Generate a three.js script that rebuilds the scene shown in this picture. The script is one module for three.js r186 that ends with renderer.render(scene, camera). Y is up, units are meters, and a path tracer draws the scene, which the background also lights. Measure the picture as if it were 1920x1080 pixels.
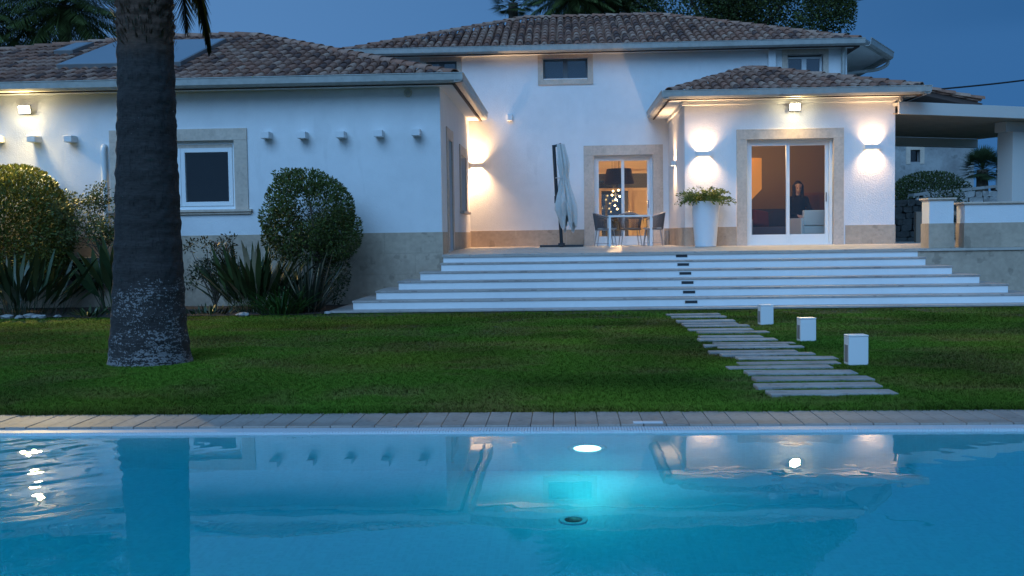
import * as THREE from 'three';
import { RoundedBoxGeometry } from 'three/addons/geometries/RoundedBoxGeometry.js';
import { mergeGeometries } from 'three/addons/utils/BufferGeometryUtils.js';
import { MarchingCubes } from 'three/addons/objects/MarchingCubes.js';

// ---------------------------------------------------------------- camera, sky, dusk light, exposure
const V3 = THREE.Vector3;
const scene = new THREE.Scene();
const renderer = new THREE.WebGLRenderer({ antialias: true });
renderer.toneMapping = THREE.LinearToneMapping;
renderer.toneMappingExposure = 1.0;
renderer.shadowMap.enabled = true;
renderer.setSize(1024, 576);

const FOC = 1950, EYE = new V3(0, 1.226, 20.5);
const camera = new THREE.PerspectiveCamera(2 * Math.atan(540 / FOC) * 180 / Math.PI, 1024 / 576, 0.1, 900);
camera.position.copy(EYE);
camera.rotation.set(-0.0519, 0.0492, -0.0141, 'YXZ');
camera.updateMatrixWorld(true);

// after-sunset sky: brightest towards the sunken sun (behind the photographer, to the left), deeper blue away from it and overhead
const SUN_AZ = -140 * Math.PI / 180;           // measured from the view direction, right is positive
{
  const W = 512, H = 256, d = new Float32Array(W * H * 4);
  for (let r = 0; r < H; r++) for (let c = 0; c < W; c++) {
    const el = ((r + 0.5) / H - 0.5) * Math.PI, ph = ((c + 0.5) / W - 0.5) * 2 * Math.PI;
    const az = Math.atan2(Math.cos(ph), -Math.sin(ph));
    const s = 1 - Math.exp(-(1 + Math.cos(az - SUN_AZ)) * 2.6), e = Math.max(0, el) / (Math.PI / 2);
    const k = 0.66 + 0.42 * Math.exp(-e * 2.6), i = (r * W + c) * 4;
    d[i] = (0.020 + 0.098 * s) * k; d[i + 1] = (0.105 + 0.175 * s) * k; d[i + 2] = (0.285 + 0.28 * s) * k; d[i + 3] = 1;
  }
  const t = new THREE.DataTexture(d, W, H, THREE.RGBAFormat, THREE.FloatType);
  t.mapping = THREE.EquirectangularReflectionMapping; t.magFilter = t.minFilter = THREE.LinearFilter; t.needsUpdate = true;
  scene.background = t; scene.environment = t;
}
// the broad glow of the western sky after sunset: one very soft directional light
const glow = new THREE.DirectionalLight(new THREE.Color().setRGB(0.32, 0.66, 1.18), 1.75);
glow.position.set(-8, 22, 27); glow.target.position.set(0, 1, 0);
glow.castShadow = true; glow.shadow.radius = 80; glow.shadow.mapSize.set(2048, 2048);
Object.assign(glow.shadow.camera, { left: -25, right: 25, top: 25, bottom: -25, near: 1, far: 90 });
scene.add(glow, glow.target);

// ---------------------------------------------------------------- pixel -> place
const camM = camera.matrixWorld;
const ray = (u, v) => new V3((u - 960) / FOC, -(v - 540) / FOC, -1).transformDirection(camM);
const onZ = (u, v, z) => { const d = ray(u, v); return d.multiplyScalar((z - EYE.z) / d.z).add(EYE); };
const onY = (u, v, y) => { const d = ray(u, v); return d.multiplyScalar((y - EYE.y) / d.y).add(EYE); };

// ---------------------------------------------------------------- random, noise, textures
let seed = 12345;
const rnd = () => { seed = (seed + 0x6D2B79F5) | 0; let t = Math.imul(seed ^ (seed >>> 15), 1 | seed); t = (t + Math.imul(t ^ (t >>> 7), 61 | t)) ^ t; return ((t ^ (t >>> 14)) >>> 0) / 4294967296; };
const rr = (a, b) => a + (b - a) * rnd();
const hash = (x, y, s) => { let h = Math.imul(x, 374761393) + Math.imul(y, 668265263) + Math.imul(s, 982451653); h = Math.imul(h ^ (h >>> 13), 1274126177); return ((h ^ (h >>> 16)) >>> 0) / 4294967296; };
const sm = (t) => t * t * (3 - 2 * t);
function vnoise(x, y, per, s) {
  const xi = Math.floor(x), yi = Math.floor(y), fx = sm(x - xi), fy = sm(y - yi), m = (a) => ((a % per) + per) % per;
  const a = hash(m(xi), m(yi), s), b = hash(m(xi + 1), m(yi), s), c = hash(m(xi), m(yi + 1), s), d = hash(m(xi + 1), m(yi + 1), s);
  return a + (b - a) * fx + (c - a) * fy + (a - b - c + d) * fx * fy;
}
function fbm(u, v, base, oct, s) { let t = 0, a = 0.5, n = 0; for (let o = 0; o < oct; o++) { t += a * vnoise(u * base, v * base, base, s + o * 17); n += a; a *= 0.5; base *= 2; } return t / n; }
const clamp = (x, a = 0, b = 1) => Math.min(b, Math.max(a, x));
const mix = (a, b, t) => a + (b - a) * t;
const sst = (a, b, x) => sm(clamp((x - a) / (b - a)));
function tex(size, metres, fn, srgb = false, w = size) {
  const d = new Uint8Array(w * size * 4);
  for (let y = 0; y < size; y++) for (let x = 0; x < w; x++) {
    const c = fn((x + 0.5) / w, (y + 0.5) / size), i = (y * w + x) * 4;
    for (let k = 0; k < 3; k++) { let v = clamp(c[k] ?? c); if (srgb) v = v <= 0.0031308 ? v * 12.92 : 1.055 * Math.pow(v, 1 / 2.4) - 0.055; d[i + k] = Math.round(v * 255); }
    d[i + 3] = 255;
  }
  const t = new THREE.DataTexture(d, w, size, THREE.RGBAFormat);
  t.wrapS = t.wrapT = THREE.RepeatWrapping; t.magFilter = THREE.LinearFilter; t.minFilter = THREE.LinearMipmapLinearFilter; t.generateMipmaps = true;
  if (srgb) t.colorSpace = THREE.SRGBColorSpace;
  const [mx, my] = Array.isArray(metres) ? metres : [metres, metres];
  t.repeat.set(1 / mx, 1 / my); t.needsUpdate = true;
  return t;
}
const tint = (c, k) => [c[0] * k, c[1] * k, c[2] * k];
const lerp3 = (a, b, t) => [mix(a[0], b[0], t), mix(a[1], b[1], t), mix(a[2], b[2], t)];
const std = (o) => { const c = o.rgb; delete o.rgb; const m = new THREE.MeshStandardMaterial({ roughness: 0.8, ...o }); if (c) m.color.setRGB(...c); return m; };
const phy = (o) => { const c = o.rgb; delete o.rgb; const m = new THREE.MeshPhysicalMaterial({ roughness: 0.5, ...o }); if (c) m.color.setRGB(...c); return m; };

const grainBump = tex(256, 0.5, (u, v) => fbm(u, v, 32, 3, 5));
const stuccoMap = tex(512, 4, (u, v) => {
  const a = fbm(u, v, 4, 5, 11), b = fbm(u, v, 24, 4, 31), drip = fbm(u, v * 0.25, 24, 3, 51);
  const k = 0.90 + 0.12 * (a - 0.5) + 0.07 * (b - 0.5) - 0.05 * sst(0.62, 0.8, drip) * sst(0.45, 0.7, a);
  return [k * 0.82, k * 0.815, k * 0.80];
}, true);
const stoneMap = (c1, c2, metres, s, stain = 0.22) => tex(512, metres, (u, v) => {
  const a = fbm(u, v, 5, 6, s), b = fbm(u, v, 40, 3, s + 7), w = fbm(u, v, 12, 4, s + 13);
  return tint(lerp3(c1, c2, clamp((a - 0.3) * 2.2)), 0.9 + 0.25 * (b - 0.5) - stain * sst(0.66, 0.74, w));
}, true);
const M = {};
M.stucco = std({ map: stuccoMap, roughness: 0.92, bumpMap: grainBump, bumpScale: 0.004 });
M.plinth = std({ map: stoneMap([0.54, 0.42, 0.31], [0.44, 0.34, 0.25], 2.4, 101), roughness: 0.75, bumpMap: grainBump, bumpScale: 0.002 });
M.surround = std({ map: stoneMap([0.68, 0.55, 0.44], [0.60, 0.48, 0.38], 1.6, 141, 0.08), roughness: 0.7 });
M.riser = std({ map: tex(256, 3.1, (u, v) => { const a = fbm(u, v, 4, 5, 171), b = fbm(u, v, 40, 3, 181), k = 0.80 + 0.07 * (a - 0.5) + 0.05 * (b - 0.5); return [k * 1.02, k, k * 0.97]; }, true), roughness: 0.6 });
M.tread = std({ map: stoneMap([0.52, 0.45, 0.40], [0.42, 0.36, 0.32], 2.2, 191), roughness: 0.55 });
M.terrace = std({ map: stoneMap([0.56, 0.50, 0.43], [0.46, 0.41, 0.34], 2.8, 211), roughness: 0.5 });
M.coping = [0, 1, 2].map((k) => std({ map: stoneMap(tint([0.40, 0.335, 0.285], 0.92 + 0.1 * k), tint([0.30, 0.25, 0.21], 0.92 + 0.1 * k), 0.9, 231 + 11 * k), roughness: 0.62, bumpMap: grainBump, bumpScale: 0.002 }));
M.slab = [0, 1, 2].map((k) => std({ map: stoneMap(tint([0.40, 0.385, 0.36], 0.9 + 0.1 * k), tint([0.29, 0.275, 0.25], 0.9 + 0.1 * k), 1.1, 271 + 11 * k), roughness: 0.8, bumpMap: grainBump, bumpScale: 0.003 }));
M.gutter = std({ map: stoneMap([0.46, 0.45, 0.41], [0.40, 0.39, 0.35], 3, 311), roughness: 0.45, metalness: 0.1 });
M.soffit = std({ rgb: [0.74, 0.73, 0.70], roughness: 0.85 });
M.whitePaint = std({ rgb: [0.76, 0.76, 0.74], roughness: 0.4 });
M.whiteMatt = std({ rgb: [0.74, 0.74, 0.72], roughness: 0.6 });
M.lampBody = std({ rgb: [0.7, 0.7, 0.69], roughness: 0.5 });
M.darkVoid = std({ rgb: [0.015, 0.015, 0.016], roughness: 0.95 });
M.darkMetal = std({ rgb: [0.05, 0.055, 0.06], roughness: 0.45, metalness: 0.6 });
M.greyMetal = std({ rgb: [0.26, 0.26, 0.26], roughness: 0.45, metalness: 0.5 });
M.glass = phy({ rgb: [0.96, 0.97, 0.97], transmission: 1, thickness: 0, roughness: 0.02, ior: 1.45 });
M.solar = phy({ rgb: [0.20, 0.25, 0.29], roughness: 0.35, ior: 1.6 });
M.panel = phy({ rgb: [0.03, 0.045, 0.06], roughness: 0.04, ior: 1.9, clearcoat: 1, clearcoatRoughness: 0.03 });
const tileTones = [[0.30, 0.145, 0.095], [0.38, 0.21, 0.15], [0.22, 0.11, 0.08], [0.43, 0.26, 0.19], [0.13, 0.07, 0.055], [0.34, 0.155, 0.10]];
const tileGrime = tex(256, 0.6, (u, v) => { const a = fbm(u, v, 6, 4, 341), b = fbm(u, v, 30, 3, 361); const k = 0.72 + 0.55 * (a - 0.3) + 0.3 * (b - 0.5); return [k, k * 0.98, k * 0.95]; }, true);
M.tiles = tileTones.map((c) => std({ rgb: c.map((x) => x * 1.25), map: tileGrime, roughness: 0.88, bumpMap: grainBump, bumpScale: 0.003 }));
M.tileMass = std({ rgb: [1.2, 1.2, 1.2], map: tileGrime, roughness: 0.9 });
M.roofBase = std({ rgb: [0.09, 0.06, 0.05], roughness: 0.95 });

// ---------------------------------------------------------------- geometry helpers
const clean = (g) => { let h = g.index ? g.toNonIndexed() : g; for (const k of Object.keys(h.attributes)) if (!['position', 'normal', 'uv', 'color'].includes(k)) h.deleteAttribute(k); if (!h.attributes.normal) h.computeVertexNormals(); return h; };
function metreUV(g) {                          // uv in metres, taken from the face's main direction
  const p = g.attributes.position, n = p.count, uv = new Float32Array(n * 2), a = new V3(), b = new V3(), c = new V3();
  for (let i = 0; i < n; i += 3) {
    a.fromBufferAttribute(p, i); b.fromBufferAttribute(p, i + 1).sub(a); c.fromBufferAttribute(p, i + 2).sub(a); b.cross(c);
    const x = Math.abs(b.x), y = Math.abs(b.y), z = Math.abs(b.z);
    for (let k = 0; k < 3; k++) {
      a.fromBufferAttribute(p, i + k);
      const q = z >= x && z >= y ? [a.x, a.y] : x >= y ? [a.z + 0.37, a.y] : [a.x, a.z];
      uv[(i + k) * 2] = q[0]; uv[(i + k) * 2 + 1] = q[1];
    }
  }
  g.setAttribute('uv', new THREE.BufferAttribute(uv, 2));
  return g;
}
const box = (x0, x1, y0, y1, z0, z1, r = 0) => {
  const w = x1 - x0, h = y1 - y0, d = z1 - z0;
  const g = r ? new RoundedBoxGeometry(w, h, d, 1, Math.min(r, w * 0.45, h * 0.45, d * 0.45)) : new THREE.BoxGeometry(w, h, d);
  return clean(g).translate((x0 + x1) / 2, (y0 + y1) / 2, (z0 + z1) / 2);
};
const cyl = (a, b, r0, r1 = r0, seg = 10, open = false) => {           // tapered rod from a to b
  const A = new V3(...a), B = new V3(...b), L = A.distanceTo(B), g = clean(new THREE.CylinderGeometry(r1, r0, L, seg, 1, open));
  g.translate(0, L / 2, 0); g.applyQuaternion(new THREE.Quaternion().setFromUnitVectors(new V3(0, 1, 0), B.sub(A).normalize())); return g.translate(...a);
};
const tube = (pts, r, seg = 24, rad = 8) => clean(new THREE.TubeGeometry(new THREE.CatmullRomCurve3(pts.map((p) => new V3(...p))), seg, r, rad));
const lathe = (pts, seg = 32) => clean(new THREE.LatheGeometry(pts.map((p) => new THREE.Vector2(...p)), seg));
function prism(pts, t) {                       // convex polygon (any plane) given thickness downwards
  const n = pts.length, pos = [], P = pts.map((p) => new V3(...p)), Q = P.map((p) => p.clone().add(new V3(0, -t, 0)));
  const tri = (a, b, c) => pos.push(a.x, a.y, a.z, b.x, b.y, b.z, c.x, c.y, c.z);
  for (let i = 1; i < n - 1; i++) { tri(P[0], P[i], P[i + 1]); tri(Q[0], Q[i + 1], Q[i]); }
  for (let i = 0; i < n; i++) { const j = (i + 1) % n; tri(P[i], Q[i], Q[j]); tri(P[i], Q[j], P[j]); }
  const g = new THREE.BufferGeometry(); g.setAttribute('position', new THREE.Float32BufferAttribute(pos, 3)); g.computeVertexNormals();
  return g.setAttribute('uv', new THREE.Float32BufferAttribute(new Float32Array(pos.length / 3 * 2), 2)) && g;
}
function wallShape(x0, x1, y0, y1, holes, depth) {
  const s = new THREE.Shape(); s.moveTo(x0, y0); s.lineTo(x1, y0); s.lineTo(x1, y1); s.lineTo(x0, y1); s.closePath();
  for (const [a, b, c, d] of holes) { const h = new THREE.Path(); h.moveTo(a, c); h.lineTo(a, d); h.lineTo(b, d); h.lineTo(b, c); h.closePath(); s.holes.push(h); }
  return clean(new THREE.ExtrudeGeometry(s, { depth, bevelEnabled: false }));
}
const wallZ = (x0, x1, y0, y1, zf, thick, holes = []) => wallShape(x0, x1, y0, y1, holes, thick).translate(0, 0, zf - thick);
const wallX = (z0, z1, y0, y1, xf, thick, holes = []) => wallShape(-z1, -z0, y0, y1, holes.map(([a, b, c, d]) => [-b, -a, c, d]), thick).rotateY(Math.PI / 2).translate(xf - thick, 0, 0);

// ---------------------------------------------------------------- object helpers
const taken = new Map();
const numbered = (n) => { const k = taken.get(n) ?? 0; taken.set(n, k + 1); return k ? `${n}_${String(k).padStart(3, '0')}` : n; };
const lit = (o) => { o.castShadow = o.receiveShadow = true; return o; };
function mesh(name, geos, mat, parent, keepUV = false) {
  const list = [].concat(geos).map(clean);
  let g = list.length > 1 ? mergeGeometries(list.map((x) => { const y = x.clone(); if (!list.every((q) => q.attributes.uv)) y.deleteAttribute('uv'); return y; })) : list[0];
  if (!keepUV) metreUV(g);
  const m = lit(new THREE.Mesh(g, mat)); m.name = name; (parent ?? scene).add(m);
  return m;
}
function thing(name, label, category, group, pos = [0, 0, 0], turn = 0) {
  const o = new THREE.Group(); o.name = numbered(name); o.position.set(...pos); o.rotation.y = turn;
  o.userData = { label, category }; if (group) o.userData.group = group; scene.add(o); return o;
}
function one(name, label, category, geos, mat, group, keepUV) { const m = mesh(numbered(name), geos, mat, scene, keepUV); m.userData = { label, category }; if (group) m.userData.group = group; return m; }
function setting(name, geos, mat, label, category, keepUV) { const m = mesh(numbered(name), geos, mat, scene, keepUV); m.userData = { kind: 'structure', label, category }; return m; }
function settingGroup(name, label, category) { const o = new THREE.Group(); o.name = numbered(name); o.userData = { kind: 'structure', label, category }; scene.add(o); return o; }
function copyOf(src, label, pos, turn = 0) { const c = src.clone(); c.name = numbered(src.name.replace(/_\d{3}$/, '')); c.userData = { ...src.userData }; if (label) c.userData.label = label; c.position.set(...pos); c.rotation.y = turn; scene.add(c); return c; }

// ---------------------------------------------------------------- levels and planes
const FLOOR = 0.895, EDGE = 0.836, T = 0.3612, R = 0.156, Z0 = 0.08;   // terrace floor at the house, at its front edge; tread, riser, top riser
const AX = -2.375, ZB = -6.31, ZE = -2.8, EL = 2.72, ER = 7.30;        // wing corner, main wall, sunroom wall and its two corners
const lawnY = (z) => -0.125 * clamp((13.39 - z) / 11);
const PZ0 = 14.0, PZ1 = 18.95, PX0 = -7.2, PX1 = 7.4, WATER = -0.03, DEEP = -1.0;
// ================================================================ GROUND, LAWN, PATH, POOL
const lawnMap = tex(512, 2.6, (u, v) => {
  const a = fbm(u, v, 5, 5, 401), b = fbm(u, v, 48, 3, 421), dry = sst(0.56, 0.72, fbm(u, v, 7, 4, 441));
  return tint(lerp3([0.035, 0.058, 0.010], [0.065, 0.050, 0.024], dry * 0.8), 0.6 + 0.5 * a + 0.5 * (b - 0.5));
}, true);
M.lawn = std({ map: lawnMap, roughness: 1, bumpMap: grainBump, bumpScale: 0.02 });
{
  const zs = [-250, -60, -20, 2.2, 5, 8, 11, 13.39, 13.4, 19.65, 60, 250], xs = [-250, -60, -20, -9.5, -7.75, 7.95, 9.5, 20, 60, 250], pos = [];
  for (let i = 0; i < zs.length - 1; i++) for (let j = 0; j < xs.length - 1; j++) {
    if (zs[i] >= 13.38 && zs[i + 1] <= 19.7 && xs[j] >= -7.8 && xs[j + 1] <= 8) continue;
    const [x0, x1, z0, z1] = [xs[j], xs[j + 1], zs[i], zs[i + 1]], y0 = lawnY(z0) - 0.02, y1 = lawnY(z1) - 0.02;
    pos.push(x0, y0, z0, x0, y1, z1, x1, y1, z1, x0, y0, z0, x1, y1, z1, x1, y0, z0);
  }
  const g = new THREE.BufferGeometry(); g.setAttribute('position', new THREE.Float32BufferAttribute(pos, 3)); g.computeVertexNormals();
  setting('ground', g, M.lawn, 'dark mown earth and grass of the villa garden', 'ground');
}
// planted bed of bare soil along the wing
M.soil = std({ map: tex(256, 1.2, (u, v) => { const a = fbm(u, v, 8, 5, 461); return tint([0.055, 0.042, 0.032], 0.5 + a); }, true), roughness: 1, bumpMap: grainBump, bumpScale: 0.03 });
{
  const s = new THREE.Shape(), top = []; for (let i = 0; i <= 40; i++) { const x = -15 + i * 10.75 / 40; top.push([x, 2.75 + 0.12 * Math.sin(x * 2.3) + 0.1 * Math.sin(x * 5.1) - 0.35 * sst(-6, -4.3, x)]); }
  s.moveTo(-15, 0.05); s.lineTo(-4.25, 0.05); for (const [x, z] of top.reverse()) s.lineTo(x, z);
  const g = new THREE.ShapeGeometry(s); g.rotateX(Math.PI / 2); g.translate(0, -0.128, 0);
  setting('garden_bed', g, M.soil, 'strip of dark bare soil planted along the wing wall', 'soil');
}
// stepping slabs let into the lawn: centre line and ends read from the photograph
const slabRows = [[580, 1246, 1338], [588, 1258, 1362], [597, 1268, 1378], [603, 1278, 1384], [607, 1283, 1405], [615, 1290, 1412], [620, 1307, 1442], [630, 1310, 1430], [636, 1308, 1457], [643, 1336, 1492], [648, 1318, 1481], [652, 1345, 1508], [661, 1328, 1495], [667, 1350, 1528], [675, 1380, 1570], [685, 1382, 1575], [694, 1362, 1560], [706, 1397, 1605], [718, 1412, 1636], [733, 1415, 1650], [747, 1438, 1680]];
const slabBoxes = [];
{
  const path = settingGroup('garden_path', 'path of narrow grey stone slabs set across the lawn from pool to steps', 'path');
  slabRows.forEach(([py, xa, xb], i) => {
    let a = onY(xa, py, -0.05), b = onY(xb, py, -0.05);
    const z = i === 0 ? 3.75 : (a.z + b.z) / 2, prev = i ? slabBoxes[i - 1].z : z - 0.7, next = slabRows[i + 1] ? onY((slabRows[i + 1][1] + slabRows[i + 1][2]) / 2, slabRows[i + 1][0], -0.05).z : z + 0.4;
    const d = clamp(Math.min(z - prev, next - z) * 0.56, 0.12, 0.225), x0 = i === 0 ? 1.65 : a.x, x1 = i === 0 ? 2.5 : b.x, y = lawnY(z) + 0.012 + rr(-0.004, 0.006);
    slabBoxes.push({ x0, x1, z, d });
    const m = mesh('slab', box(-(x1 - x0) / 2, (x1 - x0) / 2, -0.06, 0, -d / 2, d / 2, 0.008), M.slab[i % 3], path);
    m.position.set((x0 + x1) / 2, y, z); m.rotation.set(rr(-0.008, 0.008), 0.03 + rr(-0.02, 0.02), rr(-0.006, 0.006));
  });
}
// grass: short tufts all over the visible lawn
{
  const pos = [], nor = [], blade = (bx, bz, ang, h, w, lean) => {
    const cx = Math.cos(ang), sz = Math.sin(ang), px = -sz, pz = cx;
    const p = (t, s) => [bx + cx * lean * t * t + px * s * w, h * t * (1 - 0.15 * t), bz + sz * lean * t * t + pz * s * w];
    const quad = [p(0, -1), p(0, 1), p(0.55, 0.8), p(0.55, -0.8)], tip = p(1, 0), n = [cx * -0.6, 0.8, sz * -0.6];
    for (const q of [quad[0], quad[1], quad[2], quad[0], quad[2], quad[3], quad[3], quad[2], tip]) { pos.push(...q); nor.push(...n); }
  };
  for (let k = 0; k < 13; k++) blade(rr(-0.026, 0.026), rr(-0.026, 0.026), rr(0, 6.28), rr(0.016, 0.036), rr(0.0010, 0.0019), rr(0.006, 0.026));
  const g = new THREE.BufferGeometry(); g.setAttribute('position', new THREE.Float32BufferAttribute(pos, 3)); g.setAttribute('normal', new THREE.Float32BufferAttribute(nor, 3));
  const list = [], P = new V3();
  for (let tries = 0; tries < 900000 && list.length < 340000; tries++) {
    const near = Math.pow(rnd(), 0.62), z = 2.3 + near * 11.1, half = (20.5 - z) * 0.56 + 0.8, x = rr(-half - (20.5 - z) * 0.05, half);
    if (x < -13 || x > 12) continue;
    if (slabBoxes.some((s) => x > s.x0 - 0.005 && x < s.x1 + 0.005 && Math.abs(z - s.z) < s.d / 2 - rr(0, 0.012))) continue;
    if (x < -4.2 && z < 2.75 + 0.12 * Math.sin(x * 2.3) - 0.3 * sst(-6, -4.3, x)) continue;
    const bare = vnoise(x * 1.3 + 40, z * 1.7 + 9, 4096, 77) * 0.6 + vnoise(x * 4 + 40, z * 4 + 9, 4096, 78) * 0.4;
    if (bare > 0.66 && rnd() < 0.55) continue;
    list.push([x, z, bare]);
  }
  const im = new THREE.InstancedMesh(g, phy({ rgb: [1, 1, 1], roughness: 0.9, specularIntensity: 0.25, side: THREE.DoubleSide }), list.length), m4 = new THREE.Matrix4(), q = new THREE.Quaternion(), up = new V3(0, 1, 0), c = new THREE.Color();
  list.forEach(([x, z, bare], i) => {
    const s = rr(0.75, 1.25) * (bare > 0.6 ? 0.8 : 1) * (z > 13.1 ? 1.35 : 1);
    m4.compose(P.set(x, lawnY(z) - 0.021, z), q.setFromAxisAngle(up, rr(0, 6.28)), new V3(s * 1.15, s, s * 1.15)); im.setMatrixAt(i, m4);
    const t = clamp((bare - 0.40) * 3) * (0.3 + 0.7 * rnd()), k = rr(0.75, 1.3), patch = vnoise(x * 0.6 + 10, z * 0.6 + 10, 4096, 99);
    const w = 0.46 + 0.80 * vnoise(x * 1.1 + 70, z * 1.1 + 30, 4096, 101); c.setRGB(mix(0.105, 0.21, t) * k * w * (0.75 + 0.6 * patch), mix(0.185, 0.165, t) * k * w, mix(0.016, 0.045, t) * k * w); im.setColorAt(i, c);
  });
  im.name = 'lawn_grass'; im.userData = { kind: 'stuff', label: 'short mown green grass covering the lawn', category: 'grass' }; scene.add(im);
}
// pool: shell, coping pavers, overflow grate, water
M.poolWall = std({ map: tex(512, 0.5, (u, v) => { const n = 20, cx = Math.floor(u * n), cy = Math.floor(v * n), fx = (u * n) % 1, fy = (v * n) % 1, e = Math.min(fx, fy, 1 - fx, 1 - fy) < 0.06; const k = 0.95 + 0.1 * hash(cx, cy, 5); return e ? [0.60, 0.70, 0.74] : [0.54 * k, 0.67 * k, 0.72 * k]; }, true), roughness: 0.4 });
setting('pool_shell', [box(PX0 - 0.3, PX1 + 0.3, DEEP - 0.3, DEEP, PZ0 - 0.3, PZ1 + 0.3), box(PX0 - 0.3, PX1 + 0.3, DEEP, -0.05, PZ0 - 0.3, PZ0), box(PX0 - 0.3, PX1 + 0.3, DEEP, -0.05, PZ1, PZ1 + 0.3), box(PX0 - 0.3, PX0, DEEP, -0.05, PZ0, PZ1), box(PX1, PX1 + 0.3, DEEP, -0.05, PZ0, PZ1)], M.poolWall, 'swimming pool basin lined with pale blue mosaic', 'pool');
{
  const bed = std({ map: stoneMap([0.2, 0.18, 0.16], [0.13, 0.12, 0.11], 1, 481), roughness: 0.9 });
  const g = settingGroup('pool_coping', 'grey stone paving strip edging the pool', 'paving');
  mesh('mortar_bed', [box(PX0 - 0.55, PX1 + 0.55, -0.2, -0.014, 13.392, 13.88), box(PX0 - 0.55, PX1 + 0.55, -0.2, -0.014, PZ1 + 0.12, 19.64), box(PX0 - 0.55, PX0 - 0.12, -0.2, -0.014, 13.88, PZ1 + 0.12), box(PX1 + 0.12, PX1 + 0.55, -0.2, -0.014, 13.88, PZ1 + 0.12)], bed, g);
  const W = 0.1445, geo = metreUV(box(-W / 2 + 0.002, W / 2 - 0.002, -0.04, 0, -0.243, 0.243, 0.004));
  for (let i = 0, x = PX0 - 0.48; x < PX1 + 0.48; x += W, i++) for (const z of [13.636, 19.32]) {
    const m = lit(new THREE.Mesh(geo, M.coping[Math.floor(hash(i, z > 15 ? 1 : 0, 3) * 3)])); m.name = 'paver'; m.position.set(x + 0.02, rr(-0.0015, 0.0015), z); m.rotation.set(rr(-0.003, 0.003), rr(-0.004, 0.004), rr(-0.006, 0.006)); g.add(m);
  }
  // white overflow grate sloping to the water: a base strip and its fine bars
  const white = std({ rgb: [0.66, 0.67, 0.68], roughness: 0.5 });
  const strips = [[PX0 - 0.1, PX1 + 0.1, 13.884, PZ0 + 0.015], [PX0 - 0.1, PX1 + 0.1, PZ1 - 0.015, PZ1 + 0.116]];
  mesh('grate_base', strips.map(([a, b, c, d]) => box(a, b, -0.055, -0.022, c, d)), white, g);
  const bars = []; for (let x = PX0 - 0.1; x < PX1 + 0.1; x += 0.0185) bars.push(box(x, x + 0.0150, -0.024, -0.012, 13.886, PZ0 + 0.012));
  const bm = mesh('grate_bars', bars, white, g); bm.userData.kind = 'stuff';
  mesh('lid', box(0.44, 0.63, 0.0, 0.008, 13.80, 13.86, 0.003), white, g);
}
{
  const NX = 480, NZ = 170, pos = [], nor = [], idx = [], e = 0.02;
  const waves = []; for (let i = 0; i < 26; i++) { const a = rr(0, 6.28), L = mix(0.10, 0.7, Math.pow(rnd(), 1.4)); waves.push([Math.cos(a) * 6.283 / L, Math.sin(a) * 6.283 / L, rr(0, 6.28), L]); }
  const hgt = (x, z) => {
    const jet = Math.exp(-Math.pow((x + 3.25) / 0.62, 2) - Math.pow((z - 15.2) / 1.6, 2)), jet2 = 0.30 * Math.exp(-Math.pow((x - 1.9) / 1.4, 2) - Math.pow((z - 14.7) / 0.8, 2));
    let h = 0; for (const [a, b, p, L] of waves) h += Math.sin(a * x + b * z + p) * L * (0.00004 + (L < 0.35 ? 0.0022 * jet + 0.0003 * jet2 : 0.0008 * jet));
    return WATER + h;
  };
  const x0 = PX0 - 0.02, x1 = PX1 + 0.02, z0 = PZ0 - 0.03, z1 = PZ1 + 0.02, n = new V3();
  for (let j = 0; j <= NZ; j++) for (let i = 0; i <= NX; i++) {
    const x = mix(x0, x1, i / NX), z = mix(z0, z1, j / NZ);
    pos.push(x, hgt(x, z), z); n.set(hgt(x - e, z) - hgt(x + e, z), 2 * e, hgt(x, z - e) - hgt(x, z + e)).normalize(); nor.push(n.x, n.y, n.z);
  }
  const id = (i, j) => j * (NX + 1) + i;
  for (let j = 0; j < NZ; j++) for (let i = 0; i < NX; i++) idx.push(id(i, j), id(i, j + 1), id(i + 1, j + 1), id(i, j), id(i + 1, j + 1), id(i + 1, j));
  const yb = DEEP - 0.02, side = (list, nn) => { for (let k = 0; k < list.length - 1; k++) { const b = pos.length / 3, a = list[k] * 3, c = list[k + 1] * 3; pos.push(pos[a], pos[a + 1], pos[a + 2], pos[c], pos[c + 1], pos[c + 2], pos[c], yb, pos[c + 2], pos[a], yb, pos[a + 2]); for (let q = 0; q < 4; q++) nor.push(...nn); idx.push(b, b + 1, b + 2, b, b + 2, b + 3); } };
  const R0 = [...Array(NX + 1).keys()], C0 = [...Array(NZ + 1).keys()];
  side(R0.map((i) => id(i, 0)), [0, 0, -1]); side(R0.map((i) => id(NX - i, NZ)), [0, 0, 1]); side(C0.map((j) => id(0, NZ - j)), [-1, 0, 0]); side(C0.map((j) => id(NX, j)), [1, 0, 0]);
  { const b = pos.length / 3; pos.push(x0, yb, z0, x1, yb, z0, x1, yb, z1, x0, yb, z1); for (let q = 0; q < 4; q++) nor.push(0, -1, 0); idx.push(b, b + 1, b + 2, b, b + 2, b + 3); }
  const g = new THREE.BufferGeometry(); g.setAttribute('position', new THREE.Float32BufferAttribute(pos, 3)); g.setAttribute('normal', new THREE.Float32BufferAttribute(nor, 3)); g.setIndex(idx);
  const m = new THREE.MeshPhysicalMaterial({ color: 0xffffff, roughness: 0.0, transmission: 1, thickness: 1.4, ior: 1.333, attenuationColor: new THREE.Color().setRGB(0.03, 0.79, 0.855), attenuationDistance: 2.6 });
  const w = new THREE.Mesh(g, m); w.name = 'water'; w.userData = { kind: 'structure', label: 'calm clear turquoise water filling the swimming pool', category: 'water' }; scene.add(lit(w));
}
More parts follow.
